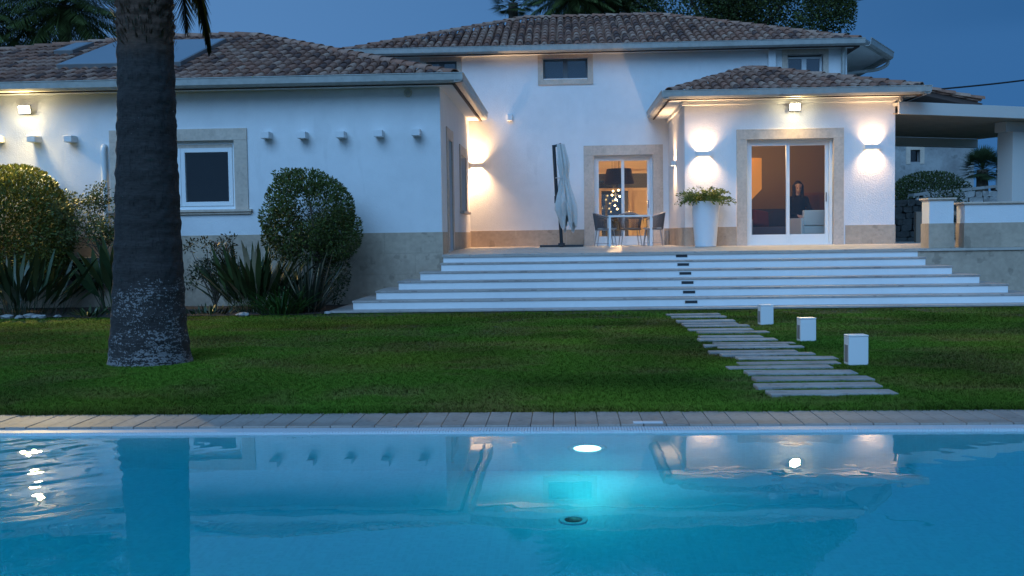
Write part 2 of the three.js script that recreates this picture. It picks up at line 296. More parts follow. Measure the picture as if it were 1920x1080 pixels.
{
  const d = thing('pool_drain', 'round white drain grille on the pool floor', 'drain', null, [0.04, DEEP, 14.98]);
  mesh('rim', lathe([[0.048, 0], [0.078, 0], [0.078, 0.006], [0.072, 0.012], [0.053, 0.012], [0.048, 0.006], [0.048, 0]], 40), M.whiteMatt, d); mesh('grille', lathe([[0.0, 0.002], [0.046, 0.002], [0.046, 0.007], [0, 0.009]], 32), M.darkMetal, d);
}

// ================================================================ HOUSE
const PITCH = 0.21, STEP = 0.46;
const tileGeo = (() => {                       // one barrel tile, wide end down the slope (towards +z)
  const n = 8, L = 0.54, pos = [], tri = (...p) => { for (const q of p) pos.push(...q); };
  const ring = (z, r) => [...Array(n + 1).keys()].map((i) => { const a = Math.PI * i / n; return [Math.cos(a) * r, Math.sin(a) * r * 1.05, z]; });
  const o0 = ring(0, 0.086), o1 = ring(-L, 0.070), i0 = ring(0, 0.072), i1 = ring(-L, 0.056);
  for (let i = 0; i < n; i++) {
    tri(o0[i], o1[i + 1], o1[i], o0[i], o0[i + 1], o1[i + 1]); tri(i0[i], i1[i], i1[i + 1], i0[i], i1[i + 1], i0[i + 1]); tri(o0[i], i0[i], i0[i + 1], o0[i], i0[i + 1], o0[i + 1]);
  }
  const g = new THREE.BufferGeometry(); g.setAttribute('position', new THREE.Float32BufferAttribute(pos, 3)); g.computeVertexNormals(); return metreUV(g);
})();
const ridgeGeo = tileGeo.clone().scale(1.4, 1.1, 0.86);
const tileVariants = [0, 0.31, 0.67].map((s) => { const g = tileGeo.clone(), u = g.attributes.uv; for (let i = 0; i < u.count; i++) u.setXY(i, u.getX(i) + s, u.getY(i) + s * 1.7); return g; });
const frameX = (p) => { const v = p.clone().sub(EYE), f = ray(960, 540), r = new V3().setFromMatrixColumn(camM, 0); return Math.abs(v.dot(r) / v.dot(f)); };
function tiledSlope(roof, poly, yg, zg, m, most) {       // poly: convex [x, z] outline of the front slope, eave first
  const A = Math.atan(m), S = Math.cos(A), inside = (x, z) => poly.every(([x0, z0], i) => { const [x1, z1] = poly[(i + 1) % poly.length]; return (x1 - x0) * (z - z0) - (z1 - z0) * (x - x0) <= 0.0; });
  const covers = [], pans = [], xs = poly.map((p) => p[0]), zs = poly.map((p) => p[1]);
  for (let i = 0, x = Math.min(...xs) + 0.1; x < Math.max(...xs); x += PITCH, i++) for (let k = 0; k < 40; k++) {
    const s = k * STEP, z = zg + 0.05 - s * S, y = yg + s * Math.sin(A); if (z < Math.min(...zs)) break;
    if (inside(x, z - 0.16)) covers.push([x, y, z, i, k]);
    if (inside(x + PITCH / 2, z - 0.16)) pans.push([x + PITCH / 2, y, z, i, k]);
  }
  const order = covers.map((c) => [c, frameX(new V3(c[0], c[1], c[2])) < 0.5 ? c[4] : 100 + c[4]]).sort((a, b) => a[1] - b[1]).map((a) => a[0]);
  const put = (o, [x, y, z, i, k], lift) => { const h = hash(i, k, 9) - 0.5, h2 = hash(i, k, 10) - 0.5; o.position.set(x + h * 0.008, y + lift + h2 * 0.004, z + h2 * 0.02); o.rotation.set(A - 0.035 + h * 0.012, h2 * 0.025, h * 0.025); };
  const tone = (i, k) => { const h = hash(i, k, 21); return h < 0.24 ? 0 : h < 0.46 ? 1 : h < 0.60 ? 2 : h < 0.76 ? 3 : h < 0.88 ? 4 : 5; };
  order.slice(0, most).forEach((c) => { const t = new THREE.Mesh(tileVariants[(c[3] + c[4]) % 3], M.tiles[tone(c[3], c[4])]); t.name = 'roof_tile'; put(t, c, 0.075); roof.add(lit(t)); });
  const dummy = new THREE.Object3D(), col = new THREE.Color(), many = (list, name, lift, flip) => {
    if (!list.length) return; const im = new THREE.InstancedMesh(tileGeo, M.tileMass, list.length); im.name = name; im.userData.kind = 'stuff';
    list.forEach((c, n) => { put(dummy, c, lift); if (flip) { dummy.rotation.z += Math.PI; } dummy.updateMatrix(); im.setMatrixAt(n, dummy.matrix); const t = tileTones[tone(c[3] + (flip ? 50 : 0), c[4])]; im.setColorAt(n, col.setRGB(...t)); }); roof.add(lit(im));
  };
  many(order.slice(most), 'remaining_roof_tiles', 0.075, false); many(pans, 'channel_tiles', 0.07, true);
}
function ridgeTiles(parent, a, b) {
  const A = new V3(...a), B = new V3(...b), L = A.distanceTo(B), n = Math.max(1, Math.round(L / 0.4)), d = B.clone().sub(A).normalize();
  const q = new THREE.Quaternion().setFromRotationMatrix(new THREE.Matrix4().lookAt(A, B, new V3(0, 1, 0)));   // -z runs up the line
  for (let i = 0; i < n; i++) { const t = new THREE.Mesh(ridgeGeo, M.tiles[[0, 1, 3, 1, 5, 0][Math.floor(rnd() * 6)]]); t.name = 'ridge_tile'; t.position.copy(A).addScaledVector(d, L * (i - 0.05) / n).add(new V3(0, 0.055 + rr(0, 0.008), 0)); t.quaternion.copy(q); t.rotateX(-0.04); t.rotateZ(rr(-0.05, 0.05)); parent.add(lit(t)); }
}
const gutterShape = (h) => { const s = new THREE.Shape(); const k = h / 0.14; [[0, 0.14], [0, 0], [0.085, 0], [0.12, 0.035], [0.128, 0.13], [0.138, 0.134], [0.138, 0.146], [0.116, 0.146], [0.11, 0.04], [0.08, 0.012], [0.012, 0.012], [0.012, 0.14]].forEach(([x, y], i) => i ? s.lineTo(x * k, y * k) : s.moveTo(x * k, y * k)); return s; };
function gutterRun(parent, a, b, h) {           // trough from a to b (top back edge), opening outwards to the right of a->b ... outer side is +z when running along +x
  const A = new V3(...a), B = new V3(...b), L = A.distanceTo(B), g = clean(new THREE.ExtrudeGeometry(gutterShape(h), { depth: L, bevelEnabled: false }));
  const d = B.clone().sub(A).normalize(), out = new V3(-d.z, 0, d.x), up = new V3(0, 1, 0);
  g.applyMatrix4(new THREE.Matrix4().makeBasis(out, up, d.clone().negate())); g.translate(B.x, B.y - h, B.z);
  return mesh('gutter', g, M.gutter, parent);
}
const surroundFrame = (x0, x1, y0, y1, w, z, d = 0.03, bottom = true) => [box(x0 - w, x1 + w, y1, y1 + w, z - 0.05, z + d, 0.004), box(x0 - w, x0, bottom ? y0 - w : y0, y1 - 0.002, z - 0.05, z + d, 0.004), box(x1, x1 + w, bottom ? y0 - w : y0, y1 - 0.002, z - 0.05, z + d, 0.004), ...(bottom ? [box(x0 + 0.001, x1 - 0.001, y0 - w, y0, z - 0.05, z + d, 0.004)] : [])];
const ringBars = (x0, x1, y0, y1, w, z0, z1, wb = w) => [box(x0, x0 + w, y0, y1, z0, z1, 0.004), box(x1 - w, x1, y0, y1, z0, z1, 0.004), box(x0 + w, x1 - w, y1 - w, y1, z0 + 0.001, z1 - 0.001, 0.003), box(x0 + w, x1 - w, y0, y0 + wb, z0 + 0.001, z1 - 0.001, 0.003)];
function slidingDoor(parent, x0, x1, y0, y1, z, xm) {
  const d = mesh('door', ringBars(x0, x1, y0, y1, 0.055, z - 0.14, z, 0.03), M.whitePaint, parent);
  const sash = (a, b, zz) => { mesh('sash', ringBars(a, b, y0 + 0.031, y1 - 0.056, 0.075, zz - 0.045, zz, 0.20), M.whitePaint, d); mesh('pane', box(a + 0.07, b - 0.07, y0 + 0.225, y1 - 0.126, zz - 0.026, zz - 0.02), M.glass, d); };
  sash(x0 + 0.056, xm + 0.035, z - 0.03); sash(xm - 0.035, x1 - 0.056, z - 0.085);
  mesh('handle', [box(x1 - 0.12, x1 - 0.098, y0 + 0.95, y0 + 1.15, z - 0.086, z - 0.05, 0.004)], M.greyMetal, d);
  return d;
}
function smallWindow(parent, x0, x1, y0, y1, z, mat, glassMat) {
  const w = mesh('window', ringBars(x0, x1, y0, y1, 0.05, z - 0.2, z - 0.13), mat, parent), xm = (x0 + x1) / 2;
  mesh('mullion', box(xm - 0.06, xm + 0.06, y0 + 0.051, y1 - 0.051, z - 0.195, z - 0.125, 0.004), mat, w);
  for (const [a, b] of [[x0 + 0.05, xm - 0.06], [xm + 0.06, x1 - 0.05]]) { mesh('pane', box(a, b, y0 + 0.05, y1 - 0.05, z - 0.175, z - 0.168), glassMat, w); }
  return w;
}
// ---- terrace, steps and right-hand retaining wall
{
  const t = settingGroup('terrace', 'raised pale stone terrace in front of the villa', 'terrace');
  mesh('paving', prism([[AX + 0.002, EDGE, Z0 + 0.015], [13, EDGE, Z0 + 0.015], [13, FLOOR, -2.6], [AX + 0.002, FLOOR, -2.6]], 0.05), M.terrace, t);
  mesh('paving', prism([[AX + 0.002, FLOOR, -2.6], [13, FLOOR, -2.6], [13, FLOOR, ZB], [AX + 0.002, FLOOR, ZB]], 0.05), M.terrace, t);
  mesh('base', box(AX, 13, -0.3, EDGE - 0.055, ZB, Z0 - 0.02), M.plinth, t);
}
{
  const s = thing('terrace_steps', 'wide flight of white stone steps down to the lawn', 'steps');
  for (let k = 0; k <= 6; k++) {
    const kk = Math.max(0, k - 1), x0 = AX - kk * T, x1 = (k ? 6.885 : 6.86) + kk * T, y = EDGE - k * R, z = Z0 + k * T;
    const back = k ? (z - T - 0.03) : Z0 - 0.1, xa = k > 1 ? -1 : 0;
    if (k < 6) mesh('riser', box(x0 + 0.018, x1 - 0.018, y - R - 0.004, y - 0.034, k ? 0.03 : Z0 - 0.02, z - 0.018), M.riser, s);
    if (k) mesh('tread', box(x0, x1, y - 0.034, y, 0.026, z, 0.006), M.tread, s);
    else mesh('tread', box(x0 + 0.004, x1 + 0.15, y - 0.0335, y + 0.002, Z0 - 0.06, z + 0.016, 0.006), M.tread, s);
    if (k === 6) mesh('footing', box(x0 + 0.1, x1 - 0.05, y - 0.3, y - 0.034, 0.03, z - 0.06), M.plinth, s);
  }
  // recessed step lights (unlit), one in each riser
  [[1278, 479.5], [1281, 495], [1285, 511.5], [1289, 529], [1292, 547], [1296, 565.5]].forEach(([u, v], k) => {
    const zf = Z0 + k * T - 0.018, p = onZ(u, v, zf), y = EDGE - k * R - 0.086;
    const f = mesh('step_light', ringBars(p.x - 0.13, p.x + 0.13, y - 0.045, y + 0.045, 0.018, zf - 0.02, zf + 0.004), M.whitePaint, s); mesh('recess', box(p.x - 0.11, p.x + 0.11, y - 0.026, y + 0.026, zf - 0.01, zf + 0.0015), M.darkMetal, f);
  });
}
{
  const w = thing('retaining_wall', 'grey stone retaining wall beside the right end of the steps', 'wall');
  mesh('wall', box(6.80, 13.5, -0.3, EDGE - 0.02, -0.30, 0.02), M.plinth, w);
  const rows = [[-0.25, 0.26], [0.263, 0.545], [0.548, EDGE + 0.004]];
  rows.forEach(([a, b], r) => { for (let x = 6.9 + r * 0.4; x < 13.4; x += 1.21) mesh('stone_slab', box(x, Math.min(13.45, x + 1.207), a, b, -0.05, 0.04 + rr(0, 0.002), 0.003), M.plinth, w); });
  mesh('stone_slab', box(6.885, 6.897 + 0.4, 0.263, 0.545, -0.05, 0.04, 0.003), M.plinth, w); mesh('stone_slab', box(6.885, 6.897 + 0.8, 0.548, EDGE + 0.004, -0.05, 0.04, 0.003), M.plinth, w);
}
function parapet(name, label, x0, x1, y1, yp) {
  const p = thing(name, label, 'wall');
  mesh('plinth', box(x0, x1, EDGE + 0.006, yp, -0.40, 0.045, 0.003), M.plinth, p);
  mesh('wall', box(x0 + 0.015, x1 - 0.015, yp, y1, -0.385, 0.03), M.stucco, p);
  mesh('cap', [box(x0 - 0.005, x1 + 0.02, y1, y1 + 0.02, -0.405, 0.05, 0.004), box(x0 - 0.03, x1 + 0.03, y1 + 0.02, y1 + 0.055, -0.43, 0.075, 0.006)], M.surround, p);
}
parapet('pillar', 'short square white pillar with a stone cap at the top of the steps', 7.055, 7.545, 1.75, 1.315);
parapet('parapet_wall', 'low white parapet wall with stone coping right of the square pillar', 7.725, 13.2, 1.66, 1.315);

M.roomFloor = std({ rgb: [0.30, 0.24, 0.18], roughness: 0.5 });
// ---- wing (single storey, left)
const wing = thing('villa_wing', 'single storey white wing with tiled hip roof behind the palm trunk', 'house');
{
  mesh('wall', [wallZ(-16, AX, 1.2, 4.22, 0, 0.3, [[-8.76, -6.50, 1.80, 3.165]]), wallX(ZB, -0.3, 0.6, 4.22, AX, 0.3, [[-1.95, -1.22, 0.88, 3.22], [-5.12, -3.9, 1.79, 3.10]]), box(-16, -15.7, -0.2, 4.22, -10.5, -0.3), box(-15.7, AX - 0.3, 4.0, 4.1, -10.5, -0.3), box(-15.7, -5.31, -0.2, 4.0, -10.5, -10.2)], M.stucco, wing);
  mesh('floor', box(-15.7, AX - 0.301, 0.72, 0.85, -10.2, -0.301), M.roomFloor, wing);
  // stone plinth slabs along the front and the side
  const rows = [[-0.3, 0.46], [0.462, 0.873], [0.875, 1.285]];
  rows.forEach(([a, b], r) => { for (let x = -16 + r * 0.42 - 0.6; x < AX; x += 1.02) { const x0 = Math.max(-16, x), x1 = Math.min(AX + 0.012, x + 1.018); if (x1 - x0 > 0.02) mesh('plinth_slab', box(x0, x1, a, b, -0.05, 0.014 + rr(0, 0.0025), 0.002), M.plinth, wing); } });
  for (const [z0, z1] of [[-0.052, -0.96], [-2.2, -3.4], [-3.402, -4.7], [-4.702, ZB]]) mesh('plinth_slab', box(AX - 0.05, AX + 0.014, 0.6, 1.285, z1, z0, 0.002), M.plinth, wing);
  mesh('backing', box(-15.9, AX - 0.01, -0.3, 1.2, -0.29, -0.02), M.plinth, wing);
  // front window
  const W = mesh('window', ringBars(-8.76, -6.50, 1.80, 3.165, 0.07, -0.2, -0.10), M.whitePaint, wing);
  mesh('shutter_box', box(-8.69, -6.57, 3.03, 3.095, -0.19, -0.09, 0.004), M.surround, W);
  mesh('sash', [...ringBars(-7.62, -6.572, 1.872, 3.028, 0.085, -0.17, -0.08), ...ringBars(-8.688, -7.625, 1.872, 3.028, 0.085, -0.17, -0.08)], M.whitePaint, W);
  for (const [a, b] of [[-7.545, -6.645], [-8.61, -7.70]]) mesh('pane', box(a, b, 1.945, 2.955, -0.13, -0.124), M.glass, W);
  mesh('surround', [box(-9.02, -6.235, 3.166, 3.40, -0.04, 0.03, 0.004), box(-9.02, -8.761, 1.80, 3.164, -0.04, 0.03, 0.004), box(-6.499, -6.235, 1.80, 3.164, -0.04, 0.03, 0.004)], M.surround, wing);
  mesh('sill', [box(-9.1, -6.16, 1.745, 1.798, -0.1, 0.09, 0.008), box(-9.07, -6.19, 1.70, 1.744, -0.03, 0.055, 0.006)], M.surround, wing);
  // side door and side window (facing the terrace)
  const sd = mesh('door', [box(AX - 0.2, AX - 0.15, 0.88, 3.22, -1.95, -1.22)], std({ rgb: [0.16, 0.15, 0.15], roughness: 0.5 }), wing); mesh('surround', [box(AX - 0.04, AX + 0.028, 0.9, 3.46, -1.218, -0.98, 0.004), box(AX - 0.04, AX + 0.028, 0.9, 3.46, -2.19, -1.952, 0.004), box(AX - 0.04, AX + 0.026, 3.222, 3.455, -1.951, -1.219, 0.004)], M.surround, wing);
  mesh('handle', box(AX - 0.15, AX - 0.10, 1.9, 2.0, -1.32, -1.30, 0.004), M.greyMetal, sd);
  const sw = mesh('window', [box(AX - 0.2, AX - 0.12, 1.79, 1.85, -5.12, -3.9), box(AX - 0.2, AX - 0.12, 3.04, 3.10, -5.12, -3.9), box(AX - 0.2, AX - 0.12, 1.85, 3.04, -5.12, -5.06), box(AX - 0.2, AX - 0.12, 1.85, 3.04, -3.96, -3.9)], M.greyMetal, wing); mesh('pane', box(AX - 0.17, AX - 0.165, 1.85, 3.04, -5.06, -3.96), M.panel, sw);
  mesh('surround', [box(AX - 0.04, AX + 0.028, 1.79, 3.33, -3.898, -3.68, 0.004), box(AX - 0.04, AX + 0.028, 1.79, 3.33, -5.34, -5.122, 0.004), box(AX - 0.04, AX + 0.026, 3.102, 3.325, -5.121, -3.899, 0.004)], M.surround, wing); mesh('sill', box(AX - 0.1, AX + 0.10, 1.72, 1.788, -5.42, -3.6, 0.008), M.surround, wing);
  // rafter stubs left in the wall
  for (const [u, v] of [[-4, 262], [65, 262], [133, 262], [500, 255], [568, 255], [640, 254], [711, 252], [781, 250]]) { const p = onZ(u, v, 0.1); mesh('beam_stub', [box(p.x - 0.085, p.x + 0.085, p.y - 0.055, p.y + 0.075, -0.05, 0.26, 0.008)], M.stucco, wing); }
  // vent pipe with elbow
  mesh('vent_pipe', tube([[-9.12, 3.08, -0.02], [-9.12, 3.09, 0.05], [-9.12, 3.04, 0.075], [-9.12, 2.6, 0.075], [-9.12, 1.9, 0.075], [-9.12, 1.3, 0.075]], 0.055, 30, 12), M.whitePaint, wing);
  const vp = onZ(765, 174, 0.02); mesh('vent_cap', clean(new THREE.TorusGeometry(0.062, 0.022, 10, 28)).translate(vp.x, vp.y, 0.03), std({ rgb: [0.5, 0.46, 0.36], roughness: 0.6 }), wing); mesh('vent_cover', cyl([vp.x, vp.y, -0.02], [vp.x, vp.y, 0.03], 0.06, 0.06, 24), std({ rgb: [0.42, 0.40, 0.34], roughness: 0.6 }), wing);
  // roof
  const m = 0.342, yg = 4.20, Y = (z) => yg + m * (0.4 - z), top = -5.2, xr = -2.03, xk = -7.62;
  const roof = mesh('roof', [prism([[-16.5, Y(0.4), 0.4], [xr, Y(0.4), 0.4], [xk, Y(top), top], [-10.0, Y(top), top], [-13.2, Y(-3.6), -3.6], [-16.5, Y(-1.9), -1.9]], 0.09), prism([[xr, yg, 0.4], [xr, yg, -6.25], [xk, Y(top), -6.25], [xk, Y(top), top]], 0.09), prism([[xk, Y(top) - 0.01, top], [xk, Y(top) - 0.01, -6.25], [-16.5, 4.2, -10.8], [-16.5, Y(-1.9) - 0.01, -1.95], [-13.2, Y(-3.6) - 0.01, -3.6], [-10, Y(top) - 0.01, top]], 0.06)], M.roofBase, wing);
  tiledSlope(roof, [[-16.5, 0.45], [xr + 0.05, 0.45], [xk, top], [-10.0, top], [-13.2, -3.6], [-16.5, -1.9]], yg, 0.4, m, 300);
  ridgeTiles(roof, [xr - 0.02, yg + 0.06, 0.36], [xk, Y(top) + 0.06, top]); ridgeTiles(roof, [-10.0, Y(top) + 0.06, top], [xk, Y(top) + 0.06, top]); ridgeTiles(roof, [-13.2, Y(-3.6) + 0.06, -3.6], [-10, Y(top) + 0.06, top]); ridgeTiles(roof, [-16.5, Y(-1.9) + 0.06, -1.9], [-13.2, Y(-3.6) + 0.06, -3.6]);
  gutterRun(wing, [-16.5, 4.315, 0.40], [xr + 0.16, 4.315, 0.40], 0.175); const gs = gutterRun(wing, [xr + 0.0, 4.315, 0.56], [xr, 4.315, -6.2], 0.175); gs.scale.z = 1;
  mesh('soffit', [box(-16.5, xr, 4.135, 4.165, 0.0, 0.40), box(AX, xr, 4.1355, 4.1655, -6.2, -0.001)], M.soffit, wing);
  // solar panel and small roof window on the slope
  const A = Math.atan(m), onRoof = (x, z, up) => [x, Y(z) + up * Math.cos(A), z + up * Math.sin(A)];
  const slopePane = (name, x0, x1, z0, z1, up, th, mat, par) => { const zc = (z0 + z1) / 2, L = (z0 - z1) / Math.cos(A), g = metreUV(box(-(x1 - x0) / 2, (x1 - x0) / 2, -th, 0, -L / 2, L / 2, 0.004)); const q = lit(new THREE.Mesh(g, mat)); q.name = name; q.position.set(...onRoof((x0 + x1) / 2, zc, up)); q.rotation.x = A; par.add(q); return q; };
  slopePane('skylight', -11.42, -10.98, -2.75, -3.85, 0.24, 0.14, M.greyMetal, roof); slopePane('skylight_glass', -11.37, -11.03, -2.82, -3.78, 0.246, 0.01, M.solar, roof);
  slopePane('solar_panel', -10.5, -7.86, -0.97, -3.99, 0.23, 0.1, M.greyMetal, roof); slopePane('solar_glass', -10.46, -7.90, -1.01, -3.95, 0.236, 0.01, M.solar, roof);
}
// ---- main block (two storeys)
const main = thing('villa_main_block', 'two storey white main house with tiled hip roof behind the terrace', 'house');
{
  const holes = [[0.817, 2.321, 0.90, 3.195], [-0.447, 0.687, 5.144, 5.681], [-3.46, -2.66, 5.1, 5.68], [5.72, 6.60, 5.02, 5.64]];
  mesh('wall', [wallZ(-5.3, 7.2, 0.6, 5.80, ZB, 0.35, holes), box(-5.3, -4.95, 0.6, 5.8, -14.6, ZB - 0.35), box(6.85, 7.2, 0.6, 5.8, -14.6, ZB - 0.35), box(-4.95, 6.85, 0.6, 5.8, -14.6, -14.3), box(-4.95, 6.85, 5.7, 5.79, -14.3, ZB - 0.35)], M.stucco, main);
  for (const [a, b] of [[AX, -1.2], [-1.198, 0.1], [0.102, 0.558], [2.597, EL]]) mesh('plinth_slab', box(a, b, FLOOR - 0.1, 1.315, ZB - 0.05, ZB + 0.014, 0.002), M.plinth, main);
  mesh('surround', surroundFrame(0.817, 2.321, FLOOR, 3.195, 0.255, ZB, 0.03, false), M.surround, main);
  slidingDoor(main, 0.817, 2.321, 0.90, 3.195, ZB - 0.10, 1.565);
  mesh('surround', surroundFrame(-0.447, 0.687, 5.144, 5.681, 0.135, ZB), M.surround, main); mesh('surround', surroundFrame(-3.46, -2.66, 5.1, 5.681, 0.135, ZB), M.surround, main); mesh('surround', surroundFrame(5.72, 6.60, 5.02, 5.64, 0.135, ZB), M.surround, main);
  const dk = std({ rgb: [0.10, 0.115, 0.125], roughness: 0.5 });
  smallWindow(main, -0.447, 0.687, 5.144, 5.681, ZB, dk, M.panel); smallWindow(main, -3.46, -2.66, 5.1, 5.68, ZB, dk, M.panel); smallWindow(main, 5.72, 6.60, 5.02, 5.60, ZB, M.whitePaint, M.panel);
  mesh('sill', box(-0.44, 0.68, 5.145, 5.165, ZB - 0.13, ZB + 0.035, 0.004), M.whitePaint, main);
  mesh('pilaster', box(5.22, 5.40, 4.6, 5.76, ZB - 0.02, ZB + 0.14, 0.004), M.stucco, main);
  mesh('downpipe', tube([[7.08, 5.80, ZB + 0.1], [7.08, 5.4, ZB + 0.1], [7.08, 4.6, ZB + 0.1], [7.08, 4.2, ZB + 0.1]], 0.05, 12, 10), M.gutter, main);
  const m = 0.36, yg = 5.83, zg = -5.96, Y = (z) => yg + m * (zg - z), top = -10.43, x0 = -5.5, x1 = 7.415, k0 = -1.03, k1 = 2.94, zb = -14.9;
  const roof = mesh('roof', [prism([[x0, yg, zg], [x1, yg, zg], [k1, Y(top), top], [k0, Y(top), top]], 0.09), prism([[x1, yg, zg], [x1, yg, zb], [k1, Y(top), top]], 0.09), prism([[x0, yg, zg], [k0, Y(top), top], [x0, yg, zb]], 0.09), prism([[k0, Y(top), top], [k1, Y(top), top], [x1, yg, zb], [x0, yg, zb]], 0.09)], M.roofBase, main);
  tiledSlope(roof, [[x0 - 0.05, zg + 0.06], [x1 + 0.05, zg + 0.06], [k1, top], [k0, top]], yg, zg, m, 300);
  ridgeTiles(roof, [x1, yg + 0.05, zg - 0.05], [k1, Y(top) + 0.05, top]); ridgeTiles(roof, [x0, yg + 0.05, zg - 0.05], [k0, Y(top) + 0.05, top]); ridgeTiles(roof, [k0, Y(top) + 0.05, top], [k1, Y(top) + 0.05, top]);
  gutterRun(main, [x0, 5.935, zg], [x1 + 0.1, 5.935, zg], 0.165);
  mesh('soffit', [box(x0, x1, 5.77, 5.80, ZB + 0.001, zg)], M.soffit, main);
  // deep angled eave on the right-hand corner with its gutter and sloping downpipe
  const ea = onZ(1612, 78, zg + 0.02), eb = onZ(1663, 96, -8.1);
  mesh('eave', [prism([[7.2, 5.9, zg], [ea.x + 0.1, 5.9, zg], [eb.x, 5.9, -8.1], [eb.x, 5.9, -12], [7.2, 5.9, -12]], 0.06)], M.soffit, main);
  gutterRun(main, [ea.x + 0.10, 5.935, zg + 0.05], [eb.x + 0.02, 5.935, -8.14], 0.19); gutterRun(main, [eb.x, 5.935, -8.1], [eb.x, 5.935, -12], 0.19);
  mesh('downpipe', tube([[eb.x + 0.04, 5.76, -8.12], [eb.x + 0.02, 5.64, -8.1], [eb.x - 0.2, 5.5, -8.0], [7.6, 5.30, -7.3], [7.24, 5.17, -7.0], [7.24, 4.9, -6.95]], 0.045, 36, 10), M.gutter, main);
  const sp = onZ(956, 220, ZB + 0.05); mesh('wall_sensor', box(sp.x - 0.07, sp.x + 0.07, sp.y - 0.09, sp.y + 0.08, ZB - 0.01, ZB + 0.12, 0.02), M.whiteMatt, main);
}
// ---- sunroom (single storey, right)
const sun = thing('villa_sunroom', 'single storey white sunroom with tiled hip roof and sliding glass door', 'house');
{
  mesh('wall', [wallZ(EL, ER, 0.6, 4.12, ZE, 0.3, [[4.08, 5.964, 0.90, 3.228]]), box(EL, EL + 0.3, 0.6, 4.12, ZB, ZE - 0.3), box(ER - 0.3, ER, 0.6, 4.12, ZB, ZE - 0.3), box(EL + 0.3, ER - 0.3, 4.0, 4.1, ZB, ZE - 0.3)], M.stucco, sun);
  for (const [a, b] of [[EL - 0.014, 3.868], [6.228, ER + 0.014]]) mesh('plinth_slab', box(a, b, FLOOR - 0.1, 1.315, ZE - 0.05, ZE + 0.014, 0.002), M.plinth, sun);
  mesh('plinth_slab', box(EL - 0.0142, EL + 0.05, FLOOR - 0.1, 1.3148, ZB + 0.015, ZE - 0.051, 0.002), M.plinth, sun); mesh('plinth_slab', box(ER - 0.05, ER + 0.014, FLOOR - 0.1, 1.315, ZB, ZE - 0.051, 0.002), M.plinth, sun);
  mesh('surround', surroundFrame(4.08, 5.964, FLOOR, 3.228, 0.225, ZE, 0.03, false), M.surround, sun);
  mesh('lintel', box(3.855, 6.189, 3.42, 3.45, ZE - 0.02, ZE + 0.032, 0.004), M.surround, sun);
  slidingDoor(sun, 4.08, 5.964, 0.90, 3.228, ZE - 0.10, 5.01);
  mesh('cornice', [box(EL - 0.05, ER + 0.05, 4.0, 4.085, ZE + 0.001, ZE + 0.07, 0.008), box(EL - 0.05, EL - 0.001, 4.0, 4.085, ZB, ZE, 0.008)], M.soffit, sun);
  const m = 0.305, yg = 4.16, zg = -2.4, Y = (z) => yg + m * (zg - z), x0 = 2.33, x1 = 7.75, ax = 4.66, az = -5.45;
  const roof = mesh('roof', [prism([[x0, yg, zg], [x1, yg, zg], [ax, Y(az), az]], 0.09), prism([[x0, yg, zg], [ax, Y(az), az], [ax, Y(az), ZB + 0.01], [x0, yg, ZB + 0.01]], 0.09), prism([[x1, yg, zg], [x1, yg, ZB + 0.01], [ax, Y(az), ZB + 0.01], [ax, Y(az), az]], 0.09)], M.roofBase, sun);
  tiledSlope(roof, [[x0 - 0.05, zg + 0.06], [x1 + 0.05, zg + 0.06], [ax, az - 0.1]], yg, zg, m, 300);
  ridgeTiles(roof, [x1 - 0.03, yg + 0.05, zg - 0.03], [ax, Y(az) + 0.05, az]); ridgeTiles(roof, [x0 + 0.03, yg + 0.05, zg - 0.03], [ax, Y(az) + 0.05, az]); ridgeTiles(roof, [ax, Y(az) + 0.05, ZB + 0.3], [ax, Y(az) + 0.05, az]);
  gutterRun(sun, [x0 - 0.13, 4.265, zg], [x1 + 0.13, 4.265, zg], 0.17); gutterRun(sun, [x0, 4.265, ZB + 0.02], [x0, 4.265, zg + 0.14], 0.17); gutterRun(sun, [x1, 4.265, zg + 0.14], [x1, 4.265, ZB], 0.17);
  mesh('soffit', [box(x0, x1, 4.09, 4.12, ZE + 0.001, zg), box(x0, EL - 0.001, 4.0905, 4.1205, ZB, ZE), box(ER + 0.001, x1, 4.0905, 4.1205, ZB, ZE)], M.soffit, sun);
  mesh('camera_dome', [cyl([7.36, 4.09, -2.62], [7.36, 4.03, -2.62], 0.04, 0.04, 14), clean(new THREE.SphereGeometry(0.045, 14, 10)).translate(7.36, 4.02, -2.62)], M.greyMetal, sun);
}
// ---- rooms behind the glass
M.warmWall = std({ rgb: [0.62, 0.50, 0.36], roughness: 0.9 });
M.brownWall = std({ rgb: [0.27, 0.18, 0.075], roughness: 0.8 });
{
  const g = settingGroup('dining_room', 'warmly lit dining room behind the narrow glass door', 'room'), zi = ZB - 0.351;
  mesh('floor', box(-1.4, 4.6, FLOOR - 0.06, FLOOR, -11.6, zi), M.roomFloor, g); mesh('ceiling', box(-1.4, 4.6, 3.62, 3.7, -11.6, zi), M.warmWall, g);
  mesh('wall', [box(-1.45, -1.401, FLOOR, 3.62, -11.6, zi), box(4.601, 4.65, FLOOR, 3.62, -11.6, zi), box(-1.4, 4.6, FLOOR, 3.62, -11.66, -11.601)], M.warmWall, g);
  const rw = mesh('window_wall', [box(-0.5, 2.75, 3.02, 3.1, -11.6, -11.5), box(-0.5, 2.75, 2.50, 2.58, -11.6, -11.5), box(-0.5, -0.42, FLOOR, 3.02, -11.6, -11.501), box(2.67, 2.75, FLOOR, 3.02, -11.6, -11.501), box(1.02, 1.2, FLOOR, 2.5, -11.6, -11.502), box(2.02, 2.14, FLOOR, 2.5, -11.6, -11.502)], M.warmWall, g);
  mesh('dark_pane', [box(-0.42, 2.67, 2.58, 3.02, -11.58, -11.56), box(-0.42, 1.02, FLOOR, 2.5, -11.58, -11.56), box(1.2, 2.02, FLOOR, 2.5, -11.58, -11.56)], M.panel, rw);
}
